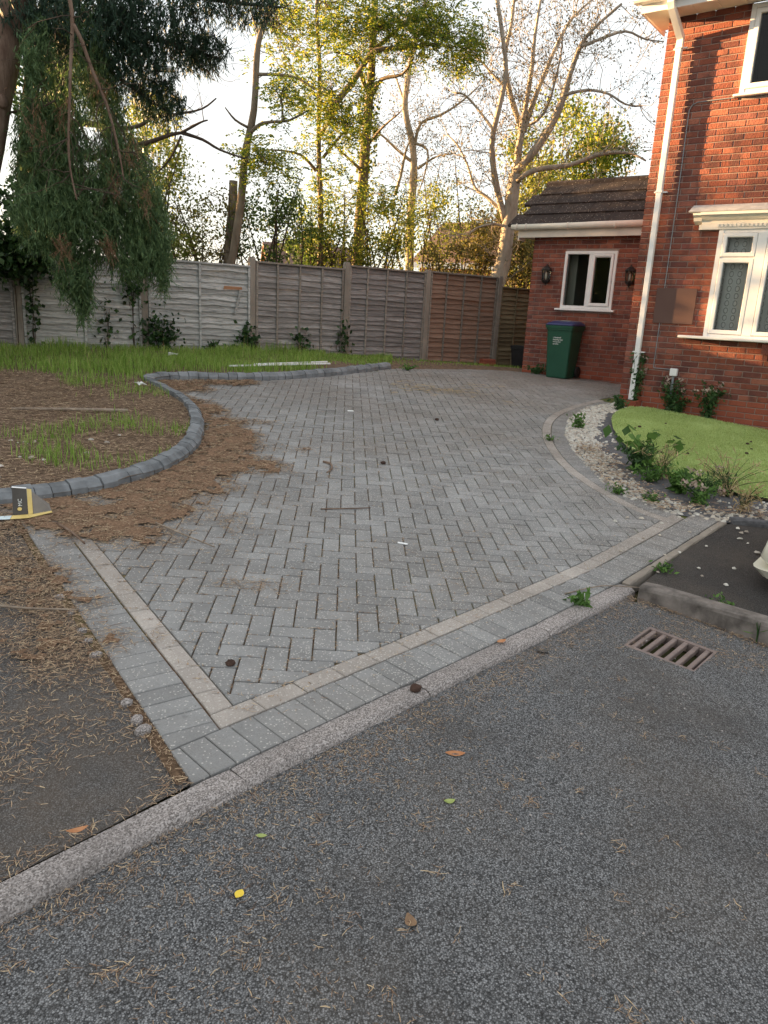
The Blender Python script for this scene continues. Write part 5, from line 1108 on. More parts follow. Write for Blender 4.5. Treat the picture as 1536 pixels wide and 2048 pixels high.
bush('brown_shrub', [BUSH[11], BUSH[12]], 'olive shrub at the foot of the pale tree', 'brownleaf', 3000, .08)
bush('golden_shrub', [BUSH[13], BUSH[15]], 'sunlit yellow shrub right beside the garage roof', 'gold', 2600, .09)
bush('leafy_tree', [BUSH[14], BUSH[16]], 'leafy green tree above the garage ridge', 'robinia', 3600, .11, 'bark_grey')
# tall hedge added out of view on the left, to keep the low sun off the garden
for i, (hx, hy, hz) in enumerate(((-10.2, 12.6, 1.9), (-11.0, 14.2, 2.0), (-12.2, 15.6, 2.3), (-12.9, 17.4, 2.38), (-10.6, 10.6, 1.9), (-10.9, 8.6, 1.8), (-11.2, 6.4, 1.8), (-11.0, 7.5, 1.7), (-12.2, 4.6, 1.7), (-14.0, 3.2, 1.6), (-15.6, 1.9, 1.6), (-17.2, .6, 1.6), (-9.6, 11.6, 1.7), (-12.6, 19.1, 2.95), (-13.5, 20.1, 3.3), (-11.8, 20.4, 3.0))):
    bush('sun_block_hedge', [(hx, hy, 1.0+hz, 1.3, 1.2, hz)], 'unseen dark hedge tree added to block the low sun left of the fence', 'darkleaf', 2600, .17, group='added row of sun blocking hedge trees')
# conifer with hanging sprays
def sprays(E, num, L=.42, leaf=.075, w=.15, rng=RN, dens=13):
    out = []
    for e, n in zip(E, num):
        B = in_ell(n, e); d = rng.normal(size=(n, 3))*[.5, .5, .22]+[0, 0, -.85]; d /= np.linalg.norm(d, axis=1)[:, None]; LL = L*rng.uniform(.5, 1.15, (n, 1)); side0 = np.cross(d, rng.normal(size=(n, 3))); side0 /= np.linalg.norm(side0, axis=1)[:, None]
        for k in range(dens):
            t = (k+.5)/dens; s = 1 if k % 2 else -1; c = B+d*LL*(t-.5); T = d*.9+side0*s*.55*(1-.5*t)+rng.normal(size=(n, 3))*.16; T[:, 2] -= .2; T /= np.linalg.norm(T, axis=1)[:, None]; l = leaf*(1.15-.5*t)*rng.uniform(.7, 1.3, n); out.append(quad_leaves(c+T*l[:, None]*.5, l, w, T=T))
    return np.concatenate(out)
Lc = rooted(SK['conifer']); con, co = tree_root('conifer_tree', Lc, 'tall conifer at the frame edge with long drooping green sprays'); con['label'] = 'tall rough barked conifer with long drooping green sprays over the fence'
obj('trunk', join(sub(limbs_mesh(Lc[:1], 14), co)), MAT['bark_con'], con, sm=True); obj('limb_stub', join(sub(limbs_mesh(Lc[1:3], 10), co)), MAT['bark_con'], con, sm=True)
tw, tips = twigs(Lc[3:], 7, .6, 2, .4, lift=-.10, r=.007)
for _ in range(46):
    P_ = densify(Lc[random.choice((5, 6, 6))][2]); q_ = P_[random.randrange(len(P_)//2, len(P_))]; tw.append(tube(wiggle(q_, (random.gauss(.5, .5), random.gauss(0, .4), random.gauss(-.3, .4)), random.uniform(.4, 1.0), 8, .28, lift=-.06), [.0035-.0022*k/8 for k in range(9)], 3, False))
obj('branches', join(sub(limbs_mesh(Lc[5:], 7)+tw, co)), MAT['bark_dark'], con, sm=True); obj('hanging_limb', join(sub(limbs_mesh(Lc[3:5], 7), co)), MAT['bark_con'], con, sm=True)
vol = lambda e: e[3]*e[4]*e[5]
link('foliage', npmesh('foliage', sprays(CON, [int(130+3400*vol(e)) for e in CON], .42, .075, .17, dens=18)-co, 4, MAT['conif']), con)
link('backlit_foliage', npmesh('backlit_foliage', sprays(DARK, [int(130+1700*vol(e)) for e in DARK], .36, .07, .19, dens=18)-co, 4, MAT['conif_backlit']), con)
DEAD = [(-3.98, 9.5, 3.6, .12, .1, .22, 1), (-4.25, 9.35, 3.4, .1, .1, .25, 1), (-3.62, 9.7, 3.95, .15, .1, .15, 1), (-3.55, 9.85, 2.95, .06, .1, .25, 1), (-3.35, 9.95, 3.3, .1, .1, .25, 1), (-3.2, 10.0, 2.75, .06, .06, .2, 1), (-4.05, 9.4, 2.1, .1, .1, .12, 1), (-3.6, 9.7, 2.15, .08, .08, .1, 1)]
DEAD = [(e[0]*.965, e[1]-.34, 1.556+(e[2]-1.556)*.965)+e[3:] for e in DEAD]
link('dead_sprays', npmesh('dead_sprays', sprays(DEAD, [16]*len(DEAD), .36, .055, .13, dens=16)-co, 4, MAT['conif_dead']), con)
# ivy clad twin trunk and its dead limbs
Li = rooted(SK['ivytrunk']); Ld = SK['deadlimb']; iv, io = tree_root('ivy_clad_tree', Li, 'ivy clad twin trunk with bare dead limbs reaching to the right')
iv['label'] = 'ivy clad twin trunk with bare dead limbs behind the hanging conifer sprays'
obj('trunk', join(sub(limbs_mesh(Li, 10), io)), MAT['bark_dark'], iv, sm=True)
Ld2 = [(.07, .06, [(-5.45, 12.6, 3.6), (-5.0, 12.3, 3.72), Ld[0][2][0]]), (.05, .045, [(-5.4, 12.6, 4.0), (-4.9, 12.3, 4.1), Ld[3][2][0]])]+list(Ld)
tw, _ = twigs(Ld[1:], 3.0, .45, 1, .25, r=.007); obj('dead_limb', join(sub(limbs_mesh(Ld2, 7)+tw, io)), MAT['bark_dark'], iv, sm=True)
IP = np.concatenate([in_ell(n, e, shell=.5) for e, n in zip(IVY, (2600, 500, 260, 1100, 700))]); link('ivy', npmesh('ivy', quad_leaves(IP, RN.uniform(.05, .12, len(IP)), .75)-io, 4, MAT['ivy']), iv)
# ivy on the fence
def ivy_patch(x, y, z, rx, rz, n, label, size=.075, mat='ivy', face=.10):
    c = Vector((x, y, z)); nrm = Vector((FD.y, -FD.x, 0)); r = empty('ivy_plant', (x+nrm.x*.06, y+nrm.y*.06, float(g(x, y))+.045), 0, label, 'ivy', 'ivy climbing the fence'); u = RN.normal(size=n)*rx*.5; v = RN.normal(size=n)*rz*.5; dpt = np.abs(RN.normal(size=n))*face+.05
    o = np.array((x+nrm.x*.06, y+nrm.y*.06, float(g(x, y))+.045)); P = np.array((x, y, z))+u[:, None]*np.array((FD.x, FD.y, 0))+v[:, None]*np.array((0, 0, 1.))+dpt[:, None]*np.array(nrm)
    P[:, 2] = np.maximum(P[:, 2], o[2]); st = [tube([(0, 0, -.03), (random.gauss(0, .05), random.gauss(0, .02), (z-o[2])*.5), (random.gauss(0, rx*.4)*FD.x, random.gauss(0, rx*.3)*FD.y, z-o[2]+rz*.4)], [.008, .006, .004], 5, False) for _ in range(3)]
    obj('stem', join(st), MAT['bark_dark'], r); link('leaves', npmesh('leaves', quad_leaves(P, RN.uniform(.6, 1.3, n)*size, .8)-o, 4, MAT[mat]), r)
fx = lambda k: fpt(k)
ivy_patch(*fx(-1.02), 2.17, .62, .42, 2200, 'dark ivy heap smothering the top of the dull grey panel', .09, face=.22)
ivy_patch(*fx(-.9), 1.45, .12, .9, 130, 'thin ivy strand beside the post at the conifer panel'); ivy_patch(*fx(-.1), 1.75, .2, .3, 150, 'ivy tuft high on the post left of the broken slat panel'); ivy_patch(*fx(-.33), 1.2, .15, .5, 70, 'few ivy leaves half way up the conifer panel')
ivy_patch(*fx(.10), 1.02, .32, .35, 330, 'ivy clump at the foot of the post left of the broken slat panel', .08); ivy_patch(*fx(.94), .93, .22, .28, 240, 'ivy clump at the foot of the post right of the broken slat panel', .08); ivy_patch(*fx(1.5), .95, .2, .3, 110, 'ivy sprig climbing the middle batten of the grey panel'); ivy_patch(*fx(1.97), 1.0, .15, .45, 110, 'ivy sprig beside the post at the umber grey panel'); ivy_patch(*fx(.6), .84, .18, .12, 70, 'low ivy tuft under the broken slat panel')

# ================================================================ ground cover
def blades(X, Y, H, W, z0, mat, name, lean=.35, kind='stuff', parent=None, rng=RN):
    n = len(X); Z = g(X, Y)+z0; a = rng.uniform(0, 6.283, n); d = np.stack([np.cos(a), np.sin(a), np.zeros(n)], 1); s = np.stack([-np.sin(a), np.cos(a), np.zeros(n)], 1); B = np.stack([X, Y, Z], 1); l = np.abs(rng.normal(0, lean, n))
    m = B+np.stack([d[:, 0]*l*H*.35, d[:, 1]*l*H*.35, H*.58], 1); t = B+np.stack([d[:, 0]*l*H, d[:, 1]*l*H, H*np.sqrt(np.maximum(.25, 1-l*l*.6))], 1); w = W[:, None]*s*.5
    V = np.stack([B-w, B+w, m+w*.75, m-w*.75, t], 1).reshape(-1, 3); k = np.arange(n)*5; Fq = np.stack([k, k+1, k+2, k+3], 1); Ft = np.stack([k+3, k+2, k+4, k+4], 1)
    V2 = np.stack([B-w, B+w, m+w*.75, m-w*.75, m-w*.75, m+w*.75, t+w*.08, t-w*.08], 1).reshape(-1, 3)
    return link(name, npmesh(name, V2, 4, MAT[mat]), parent, kind=kind)
def samp(n, x0, x1, y0, y1, f, rng=RN):
    X = rng.uniform(x0, x1, n); Y = rng.uniform(y0, y1, n); k = rng.random(n) < f(X, Y); return X[k], Y[k]
EDGl = [tuple(p) for p in EDG]; fence_d = lambda X, Y: (X-FO.x)*FD.y-(Y-FO.y)*FD.x      # distance in front of the fence
BEDI = [tuple(p) for p in off(ER, .13)[::6]]+[(.6, 13.1), (1.6, 13.9), (2.42, 14.15), (2.95, 15.0), fpt(4.7, -.04), fpt(-5, -.04), (-14, -3.3), (-6, 2.9)]
def grass_f(X, Y):
    ins = inpoly(X, Y, BEDI); fd = fence_d(X, Y); w = 2.85+.35*wav(X, Y, 1.2)-np.clip((X+2.6)*.2, 0, .35); tongue = np.exp(-((X+2.75)/.33)**2-((Y-8.0)/.75)**2)*1.4
    d = np.clip((w-fd)/.5, 0, 1)+tongue*np.clip(1-(fd-2.2)/2.2, 0, 1); return np.clip(d, 0, 1)*ins*(fd > .03)*np.where(X > .0, .22, 1.)
X, Y = samp(150000, -9.5, 3.0, 5.0, 16.8, grass_f); nG = len(X); hh_ = RN.uniform(.05, .165, nG)*(1+.5*np.clip(wav(X, Y, 1.5), -.6, 1))*np.where(X > .0, .3, np.where(X > -1.2, .55, 1.))
blades(X, Y, hh_, RN.uniform(.005, .011, nG), .045, 'grass', 'grass')
X, Y = samp(26000, -5.5, -1.8, 5.0, 9.0, lambda X, Y: inpoly(X, Y, BEDI)*np.clip(wav(X, Y, 1.6)-.35+.9*np.exp(-((X+2.75)/.5)**2-((Y-6.5)/.4)**2), 0, 1)*.95); blades(X, Y, RN.uniform(.03, .13, len(X)), RN.uniform(.004, .009, len(X)), .045, 'grass', 'sparse_grass', .5)
X, Y = samp(400, -8, 0, 9.2, 13.2, lambda X, Y: grass_f(X, Y)*.7); blades(X, Y, RN.uniform(.2, .34, len(X)), RN.uniform(.003, .005, len(X)), .045, 'straw', 'grass_seed_stems', .4)
X, Y = samp(200000, 2.4, 5.6, 5.4, 10.4, lambda X, Y: inpoly(X, Y, lawn_poly)*np.clip(1.25-(np.hypot(X, Y)-6)*.09, .5, 1)*.85); n = len(X); blades(X, Y, RN.uniform(.014, .028, n), RN.uniform(.004, .007, n), .033, 'turf', 'turf_pile', .8)
def strips(X, Y, L, W, z0, mat, name, rng=RN, zs=.012, bend=.35):     # loose needles lying on the terrain
    n = len(X); a = rng.uniform(0, 6.283, n); c = rng.normal(0, bend, n); Z = g(X, Y)+z0+np.abs(rng.normal(0, zs, n)); d1 = np.stack([np.cos(a), np.sin(a), rng.normal(0, .10, n)], 1); d2 = np.stack([np.cos(a+c), np.sin(a+c), rng.normal(0, .10, n)], 1); s = np.stack([-np.sin(a), np.cos(a), rng.normal(0, .3, n)], 1)
    M_ = np.stack([X, Y, Z], 1); A = M_-d1*L[:, None]*.5; Bq = M_+d2*L[:, None]*.5; w = s*W[:, None]*.5; V = np.stack([A-w*.6, A+w*.6, M_+w, M_-w, M_-w, M_+w, Bq+w*.5, Bq-w*.5], 1).reshape(-1, 3); return link(name, npmesh(name, V, 4, MAT[mat]), kind='stuff')
LIT = [(-2.62, 4.56), (-2.4, 4.92), (-2.15, 5.15), (-1.95, 5.55), (-1.82, 6.05), (-1.9, 6.82), (-2.12, 7.74), (-2.5, 8.44), (-3.0, 9.08), (-3.0, 9.7), (-2.5, 9.95), (-1.85, 10.15), (-1.75, 9.85), (-2.2, 9.4), (-2.28, 8.85), (-1.75, 7.8), (-1.37, 7.26), (-.99, 6.42), (-1.02, 5.78), (-1.25, 5.07), (-1.10, 4.66), (-1.4, 4.28), (-1.67, 4.12), (-2.02, 4.04), (-1.80, 3.72), (-1.50, 3.32), (-1.30, 3.05), (-1.18, 2.88), (-1.35, 2.7), (-1.62, 3.0), (-1.9, 3.35), (-2.4, 3.5), (-3.4, 3.6)]
def lit_f(X, Y, soft=.16):
    d = segdist(X, Y, LIT, True)*np.where(inpoly(X, Y, LIT), 1, -1); return np.clip((d+.16*wav(X, Y, 2.6)+.06*wav(Y, X, 9))/soft+.25, 0, 1)
# matted layer, a thin uneven mesh whose edge crumbles into single needles
cs_ = .03; gx, gy = np.meshgrid(np.arange(-3.6, -.7, cs_), np.arange(2.5, 10.2, cs_), indexing='ij'); lf = lit_f(gx, gy, .2); lf = np.where((gx-LO[0][0])*LN.x+(gy-LO[0][1])*LN.y < 0, lf*.62, lf); on = (lf+.30*wav(gx, gy, 17)+.25*wav(gy, gx, 31) > .52); zz = g(gx, gy)+.003+.010*np.clip((lf-.4)*1.6, 0, 1)+.006*wav(gx, gy, 14)
idm = -np.ones(gx.shape, int); cell = on[:-1, :-1] & on[1:, :-1] & on[1:, 1:] & on[:-1, 1:]; ci, cj = np.nonzero(cell); vid = np.arange(gx.size).reshape(gx.shape); Fm = np.stack([vid[ci, cj], vid[ci+1, cj], vid[ci+1, cj+1], vid[ci, cj+1]], 1); used = np.unique(Fm); remap = -np.ones(gx.size, int); remap[used] = np.arange(len(used))
link('matted_needles', npmesh2('matted_needles', np.stack([gx.ravel(), gy.ravel(), zz.ravel()], 1)[used], remap[Fm], MAT['litter'], True), kind='stuff')
X, Y = samp(300000, -3.4, -.6, 2.4, 10.1, lambda X, Y: lit_f(X, Y, .5)); n = len(X); strips(X, Y, RN.uniform(.014, .055, n)*(.8+.08*Y), RN.uniform(.0018, .0034, n)*(.7+.1*Y), .005, 'needle', 'fallen_needles', zs=.007, bend=.5)
LITB = lambda X, Y: inpoly(X, Y, BEDI)*(1-grass_f(X, Y))
X, Y = samp(90000, -6.5, -1.5, 4.4, 9.8, lambda X, Y: LITB(X, Y)*.8); n = len(X); strips(X, Y, RN.uniform(.02, .09, n), RN.uniform(.0025, .005, n), .054, 'needle', 'bed_needles', zs=.012)
# scattered over footway, pavers, road
left = lambda X, Y: np.clip(.9-.55*np.maximum(0, (X-LO[0][0])*LN.x+(Y-LO[0][1])*LN.y+.1)*1.6, 0, 1)
def foot_f(X, Y):
    d = (X-LO[0][0])*LN.x+(Y-LO[0][1])*LN.y; k = (X-K[0][0])*KN2.x+(Y-K[0][1])*KN2.y; return (d < 0)*(k < .0)*np.clip(.30+.35*wav(X, Y, 2.2)+.9*np.exp(-(d/.12)**2)+.5*np.exp(-((k+.03)/.05)**2), 0, 1)
X, Y = samp(60000, -2.6, -.5, 1.2, 4.2, foot_f); n = len(X); strips(X, Y, RN.uniform(.012, .045, n), RN.uniform(.0016, .003, n), -.008, 'needle', 'footway_needles', zs=.004)
def pav_f(X, Y):
    t = np.exp(-((X+.69)/.16)**2-((Y-3.72)/.07)**2)*1.2+np.exp(-((X+.47)/.12)**2-((Y-6.2)/.12)**2)*.5+.6*np.exp(-((X+.5)/.8)**2-((Y-4.9)/.12)**2)*(wav(X, Y, 3) > .3); near = np.exp(-np.clip(segdist(X, Y, LIT, True), 0, 9)/.25)*.5
    return inpoly(X, Y, field)*np.clip(t+near*np.clip(wav(X, Y, 3), 0, 1)+.05*np.clip(wav(X, Y, 2), 0, 1), 0, 1)
X, Y = samp(140000, -2.3, 1.5, 2.3, 8, pav_f); n = len(X); strips(X, Y, RN.uniform(.012, .045, n), RN.uniform(.0016, .003, n), .004, 'needle', 'paver_needles', zs=.003)
# needles caught in the joints of the nearest blocks
jx, jy = [], []
for cx, cy, w, h in B[:900]:
    for _ in range(14):
        s = random.choice(((-1, 0), (1, 0), (0, -1), (0, 1))); a, b = (s[0]*(w/2+.002), random.uniform(-h/2, h/2)) if s[0] else (random.uniform(-w/2, w/2), s[1]*(h/2+.002)); jx.append(cx+a*ct-b*st); jy.append(cy+a*st+b*ct)
jx = np.array(jx); jy = np.array(jy); k = (RN.random(len(jx)) < np.clip(.75-.28*(jx+.8), .08, .9)) & inpoly(jx, jy, field); jx, jy = jx[k], jy[k]
strips(jx, jy, RN.uniform(.012, .035, len(jx)), RN.uniform(.002, .004, len(jx)), .001, 'needle', 'joint_needles', zs=.002, bend=.8)
# clumps on the road
cl_n = 340; cx = RN.uniform(-1.3, 1.6, cl_n); cy = RN.uniform(.9, 3.6, cl_n); kk = ((cx-K[0][0])*KN.x+(cy-K[0][1])*KN.y > .17) & (RN.random(cl_n) < np.clip(1.15-.42*(cx+.9), .15, 1)); cx, cy = cx[kk], cy[kk]
rep = RN.integers(3, 16, len(cx)); X = np.repeat(cx, rep)+RN.normal(0, .016, rep.sum()); Y = np.repeat(cy, rep)+RN.normal(0, .016, rep.sum()); n = len(X); strips(X, Y, RN.uniform(.012, .045, n), RN.uniform(.0014, .0028, n), -.031, 'needle', 'road_needles', zs=.003, bend=.6)
X, Y = samp(90000, -1.6, 1.9, .9, 4.2, lambda X, Y: (lambda k: (k > .11)*np.clip(.75*np.exp(-((k-.14)/.10)**2)+.40*np.exp(-(k/.38)**2)*np.clip(wav(X, Y, 3)+.4, 0, 1)+.16*np.clip(wav(X, Y, 2.1), 0, 1)*(X < .9), 0, 1)*np.clip(1.-.25*X, .2, 1))((X-K[0][0])*KN.x+(Y-K[0][1])*KN.y)); n = len(X); strips(X, Y, RN.uniform(.006, .03, n), RN.uniform(.0014, .0028, n), -.031, 'needle', 'road_fines', zs=.003, bend=.6)
X, Y = samp(42000, 1.2, 2.6, 3.0, 4.4, lambda X, Y: (lambda d, t: (d > -.01)*(t > -.05)*(np.exp(-d/.05)*.6+.12*np.clip(wav(X, Y, 4), 0, 1)*(d < .45))*(~inpoly(X, Y, hole)))((X-RC[0])*-RKB.x+(Y-RC[1])*-RKB.y, (X-RC[0])*RK.x+(Y-RC[1])*RK.y)); n = len(X); strips(X, Y, RN.uniform(.008, .035, n), RN.uniform(.0016, .0035, n), -.030, 'needle', 'gutter_dirt', zs=.004, bend=.6)
X, Y = samp(2600, .0, 1.7, 9.6, 11.6, lambda X, Y: np.exp(-((X-.62-.25*(Y-10.5))/.45)**2-((Y-10.5)/.22)**2)+.12*(wav(X, Y, 2) > .4)); n = len(X); strips(X, Y, RN.uniform(.08, .22, n), RN.uniform(.004, .008, n), .004, 'straw', 'straw_heap', zs=.012)
def chips_mesh(X, Y, S, z0, mat, name, rng=RN):
    n = len(X); base = np.array([(-1, -1, 0), (1, -1, 0), (1, 1, 0), (-1, 1, 0), (-.6, -.6, 1), (.6, -.6, 1), (.6, .6, 1), (-.6, .6, 1)], float); a = rng.uniform(0, 6.283, n); V = base[None]*S[:, None, None]*np.array([.62, .42, .42])*rng.uniform(.6, 1.35, (n, 8, 3)); c, s = np.cos(a)[:, None], np.sin(a)[:, None]
    x = V[:, :, 0]*c-V[:, :, 1]*s; y = V[:, :, 0]*s+V[:, :, 1]*c; P = np.stack([x+X[:, None], y+Y[:, None], V[:, :, 2]+(g(X, Y)+z0)[:, None]], -1).reshape(-1, 3); F = np.array([(4, 5, 6, 7), (0, 1, 5, 4), (1, 2, 6, 5), (2, 3, 7, 6), (3, 0, 4, 7)]); F = (F[None]+np.arange(n)[:, None, None]*8).reshape(-1, 4)
    return link(name, npmesh2(name, P, F, MAT[mat]), kind='stuff')
GEc = smooth([(3.28, 10.66), (2.75, 10.14), (2.29, 9.2), (2.06, 8.33), (1.97, 7.41), (2.0, 6.24), (2.28, 5.80), (2.65, 5.68), (3.05, 5.70), (5.2, 5.0)], 2); GEl = [tuple(p) for p in GEc]
def chip_f(X, Y):
    ins = inpoly(X, Y, gb_poly); d = segdist(X, Y, GEl); lw = inpoly(X, Y, lawn_poly); wd = np.where(Y > 7.2, .30, .22)+.05*wav(X, Y, 3); ring_ = np.clip((wd-d)/.06, 0, 1)*np.clip(.25+(Y-6.0)*.45, .35, 1); wl = ((X-HC.x)*.602+(Y-HC.y)*.799); strip_ = np.clip((wl+.26)/.05, 0, 1)*(X > 3.5)*.9
    return ins*np.clip(ring_+strip_+.10*(wav(X, Y, 4) > .2)*(~lw), 0, 1)*np.where(lw, strip_ > 0, 1.)
X, Y = samp(60000, 1.9, 5.6, 5.0, 10.8, lambda X, Y: chip_f(X, Y)*.6); chips_mesh(X, Y, RN.uniform(.018, .036, len(X)), -.003, 'chips', 'white_gravel')
X, Y = samp(380, 1.2, 3.2, 4.0, 6.3, lambda X, Y: ~inpoly(X, Y, gb_poly)*np.exp(-segdist(X, Y, GEl)/.35)*.5*(nearK(X, Y) < .6)); chips_mesh(X, Y, RN.uniform(.014, .03, len(X)), .0, 'chips', 'strayed_gravel')
X, Y = samp(900, -3.9, -2.2, 5.0, 6.9, lambda X, Y: np.exp(-((X+3.0)/.5)**2-((Y-5.9)/.45)**2)*.12); chips_mesh(X, Y, RN.uniform(.015, .04, len(X)), .055, 'chips', 'bed_pebbles')
X, Y = samp(5000, 1.9, 3.2, 5.7, 7.9, lambda X, Y: inpoly(X, Y, gb_poly)*np.exp(-((segdist(X, Y, GEl)-.12)/.16)**2)*.85); n = len(X); strips(X, Y, RN.uniform(.02, .07, n), RN.uniform(.004, .012, n), .02, 'needle', 'garden_litter', zs=.015)
# kerb-side grit on the road surface
X, Y = samp(2600, -1.6, 2.2, .8, 4.2, lambda X, Y: ((X-K[0][0])*KN.x+(Y-K[0][1])*KN.y > .16)*.5); chips_mesh(X, Y, RN.uniform(.003, .008, len(X)), -.033, 'kerb', 'road_grit')

# ================================================================ weeds and garden plants
def weed(x, y, h, spread, nl, label, leafm='weed', size=.045, flowers=0, stems=8, name='weed_plant', asp=.45, dz=.01, group='weeds round the gravel bed'):
    z = float(g(x, y))+dz; r = empty(name, (x, y, z), 0, label, 'plant', group); st = []; C = []; FL_ = []
    for i in range(stems):
        a = random.uniform(0, 6.28); l = spread*random.uniform(.2, 1); tip = Vector((math.cos(a)*l, math.sin(a)*l, h*random.uniform(.55, 1))); W = densify([Vector((0, 0, -.03)), Vector((tip.x*.25, tip.y*.25, tip.z*.5)), tip]); st.append(tube(W, [.004-.0025*k/(len(W)-1) for k in range(len(W))], 4, False))
        for _ in range(max(1, nl//stems)): t = W[random.randrange(1, len(W))]; C.append(tuple(t+Vector((random.gauss(0, .03), random.gauss(0, .03), random.gauss(0, .02)))))
        if flowers and i < flowers: FL_ += [tuple(tip+Vector((random.gauss(0, .02), random.gauss(0, .02), random.gauss(.01, .015)))) for _ in range(14)]
    C = np.array(C); C[:, 2] = np.maximum(C[:, 2], .008); obj('stem', join(st), MAT['weed_dark'], r); link('leaves', npmesh('leaves', quad_leaves(C, RN.uniform(.6, 1.4, len(C))*size, asp), 4, MAT[leafm]), r)
    if FL_: link('flowers', npmesh('flowers', quad_leaves(np.array(FL_), RN.uniform(.02, .04, len(FL_)), .7), 4, MAT['flower']), r)
    return r
weed(3.43, 10.50, .72, .10, 420, 'tall flowering weed hard against the foot of the downpipe', 'weed_dark', .055, 5, 12)
weed(3.83, 10.22, .44, .18, 420, 'flowering weed under the white socket box', 'weed_dark', .055, 6, 16); weed(3.90, 10.1, .28, .18, 260, 'low leafy weed leaning from under the socket box', 'weed_dark', .06, 0, 12)
weed(4.22, 9.88, .50, .22, 520, 'bushy flowering weed against the brick plinth', 'weed_dark', .06, 6, 18)
weed(3.12, 10.12, .20, .15, 170, 'dark leafy tuft at the lawn corner by the downpipe', 'weed_dark', .06, 0, 10)
weed(2.24, 8.75, .16, .12, 130, 'small green tuft growing in the white gravel', 'weed', .05)
weed(2.38, 6.95, .28, .24, 300, 'broad leaved weed where gravel meets the lawn', 'weed_dark', .06, 0, 16)
b_ = weed(2.46, 7.05, .42, .45, 60, 'bramble shoot with large leaves arching over the lawn', 'weed', .11, 0, 5, asp=.7)
weed(2.42, 6.62, .16, .2, 240, 'clover like tuft with bright leaves on the gravel', 'weed', .05, 0, 14)
weed(2.58, 6.36, .2, .18, 240, 'fresh green dandelion clump by the lawn edge', 'weed', .09, 0, 14, asp=.3)
weed(2.74, 6.22, .24, .24, 300, 'feathery grey green weed spilling over the lawn edge', 'weed_dark', .045, 3, 18, asp=.25)
weed(2.62, 6.02, .18, .22, 320, 'pale bushy weed at the border of the pavers', 'weed', .04, 6, 18)
weed(2.95, 5.95, .20, .2, 260, 'straw coloured tuft on the white gravel by the car', 'straw', .06, 0, 14, asp=.15)
weed(3.0, 6.35, .36, .4, 420, 'dry grass stems over the artificial lawn edge', 'straw', .07, 0, 20, asp=.1)
weed(2.55, 6.75, .36, .3, 320, 'dry seeded stems between the weeds', 'straw', .07, 0, 14, asp=.1)
weed(1.98, 6.12, .05, .10, 120, 'flat moss tuft on the curved border', 'weed', .03, 0, 8); weed(2.2, 5.98, .05, .1, 120, 'flat green tuft beside the buff band end', 'weed', .03, 0, 8)
weed(1.12, 3.86, .05, .09, 40, 'small flat dandelion rooted beside the kerb joint', 'weed', .07, 0, 7, asp=.35, dz=0); weed(1.78, 4.46, .05, .07, 90, 'green tuft at the foot of the thin edging strip', 'weed', .03, 0, 8, dz=0); weed(1.93, 3.92, .06, .07, 90, 'green tuft behind the raised kerb', 'weed', .03, 0, 8, dz=0); weed(1.75, 7.95, .05, .07, 60, 'green tuft on the curved soldier course', 'weed', .03, 0, 8)
weed(2.62, 13.62, .16, .28, 260, 'leafy weeds between the wheelie bin and the garage corner', 'weed_dark', .06, 0, 14); weed(.25, 12.35, .08, .2, 160, 'moss and weeds at the end of the curved edging', 'weed', .04, 0, 10)
weed(2.0, 3.62, .16, .03, 8, 'single grass stalk growing by the drain grate', 'weed', .06, 0, 3, asp=.08, dz=-.03)
# ================================================================ small things on the ground
def flat_leaf(x, y, L, W, ang, mat, label, dz, cat='leaf', curl=.25, name='fallen_leaf'):
    V = []; F = []; n = 6
    for i in range(n+1):
        t = i/n; w = W*math.sin(math.pi*min(1, t*.96+.02))**.8; z = curl*L*(t-.5)**2*1.5
        V += [((t-.5)*L, -w/2, z+.15*w), ((t-.5)*L, 0, z), ((t-.5)*L, w/2, z+.12*w)]
    for i in range(n):
        for k in range(2): F.append((i*3+k, i*3+3+k, i*3+4+k, i*3+1+k))
    o = obj(name, (V, F), MAT[mat], None, lay(x, y, ang, dz)); return tag(o, label, cat)
flat_leaf(.31, 2.41, .075, .035, .1, 'leaf_orange', 'curled orange brown leaf alone on the road asphalt', -.030); flat_leaf(-.34, 1.68, .032, .026, 1.2, 'leaf_yellow', 'small bright yellow leaf on the asphalt', -.030); flat_leaf(.13, 1.63, .045, .032, 2., 'leaf_brown', 'crumpled brown leaf on the asphalt', -.030, curl=.8)
flat_leaf(-.32, 1.91, .035, .018, .1, 'leaf_green', 'small dull green leaf on the asphalt', -.030); flat_leaf(.27, 2.14, .04, .025, .3, 'leaf_green', 'pale green leaf fragment in the middle of the road', -.030, curl=.5); flat_leaf(.80, 3.30, .075, .035, -.3, 'card_dark', 'dark curled leaf beside the kerb', -.030, curl=.6)
flat_leaf(-.83, 1.80, .06, .022, .5, 'leaf_orange', 'orange leaf behind the kerb on the footway', .03, curl=.4); flat_leaf(.60, 3.30, .06, .03, .7, 'leaf_orange', 'orange leaf scrap on the buff band', .004)
flat_leaf(1.95, 3.72, .06, .03, 1., 'leaf_brown', 'dark red leaf on top of the raised kerb', .062, curl=.6)
def lump(x, y, s, mat, label, cat, name, dz=0., flat=.6, group=None):
    V, F = lathe([(.15*s, 0), (.42*s, .1*s), (.5*s, .35*s*flat), (.4*s, .7*s*flat), (.15*s, .9*s*flat)], 9); V = [(a*random.uniform(.8, 1.2), b*random.uniform(.8, 1.2), c*random.uniform(.85, 1.1)) for a, b, c in V]; o = obj(name, (V, F), MAT[mat], None, lay(x, y, random.uniform(0, 6), dz)); return tag(o, label, cat, group)
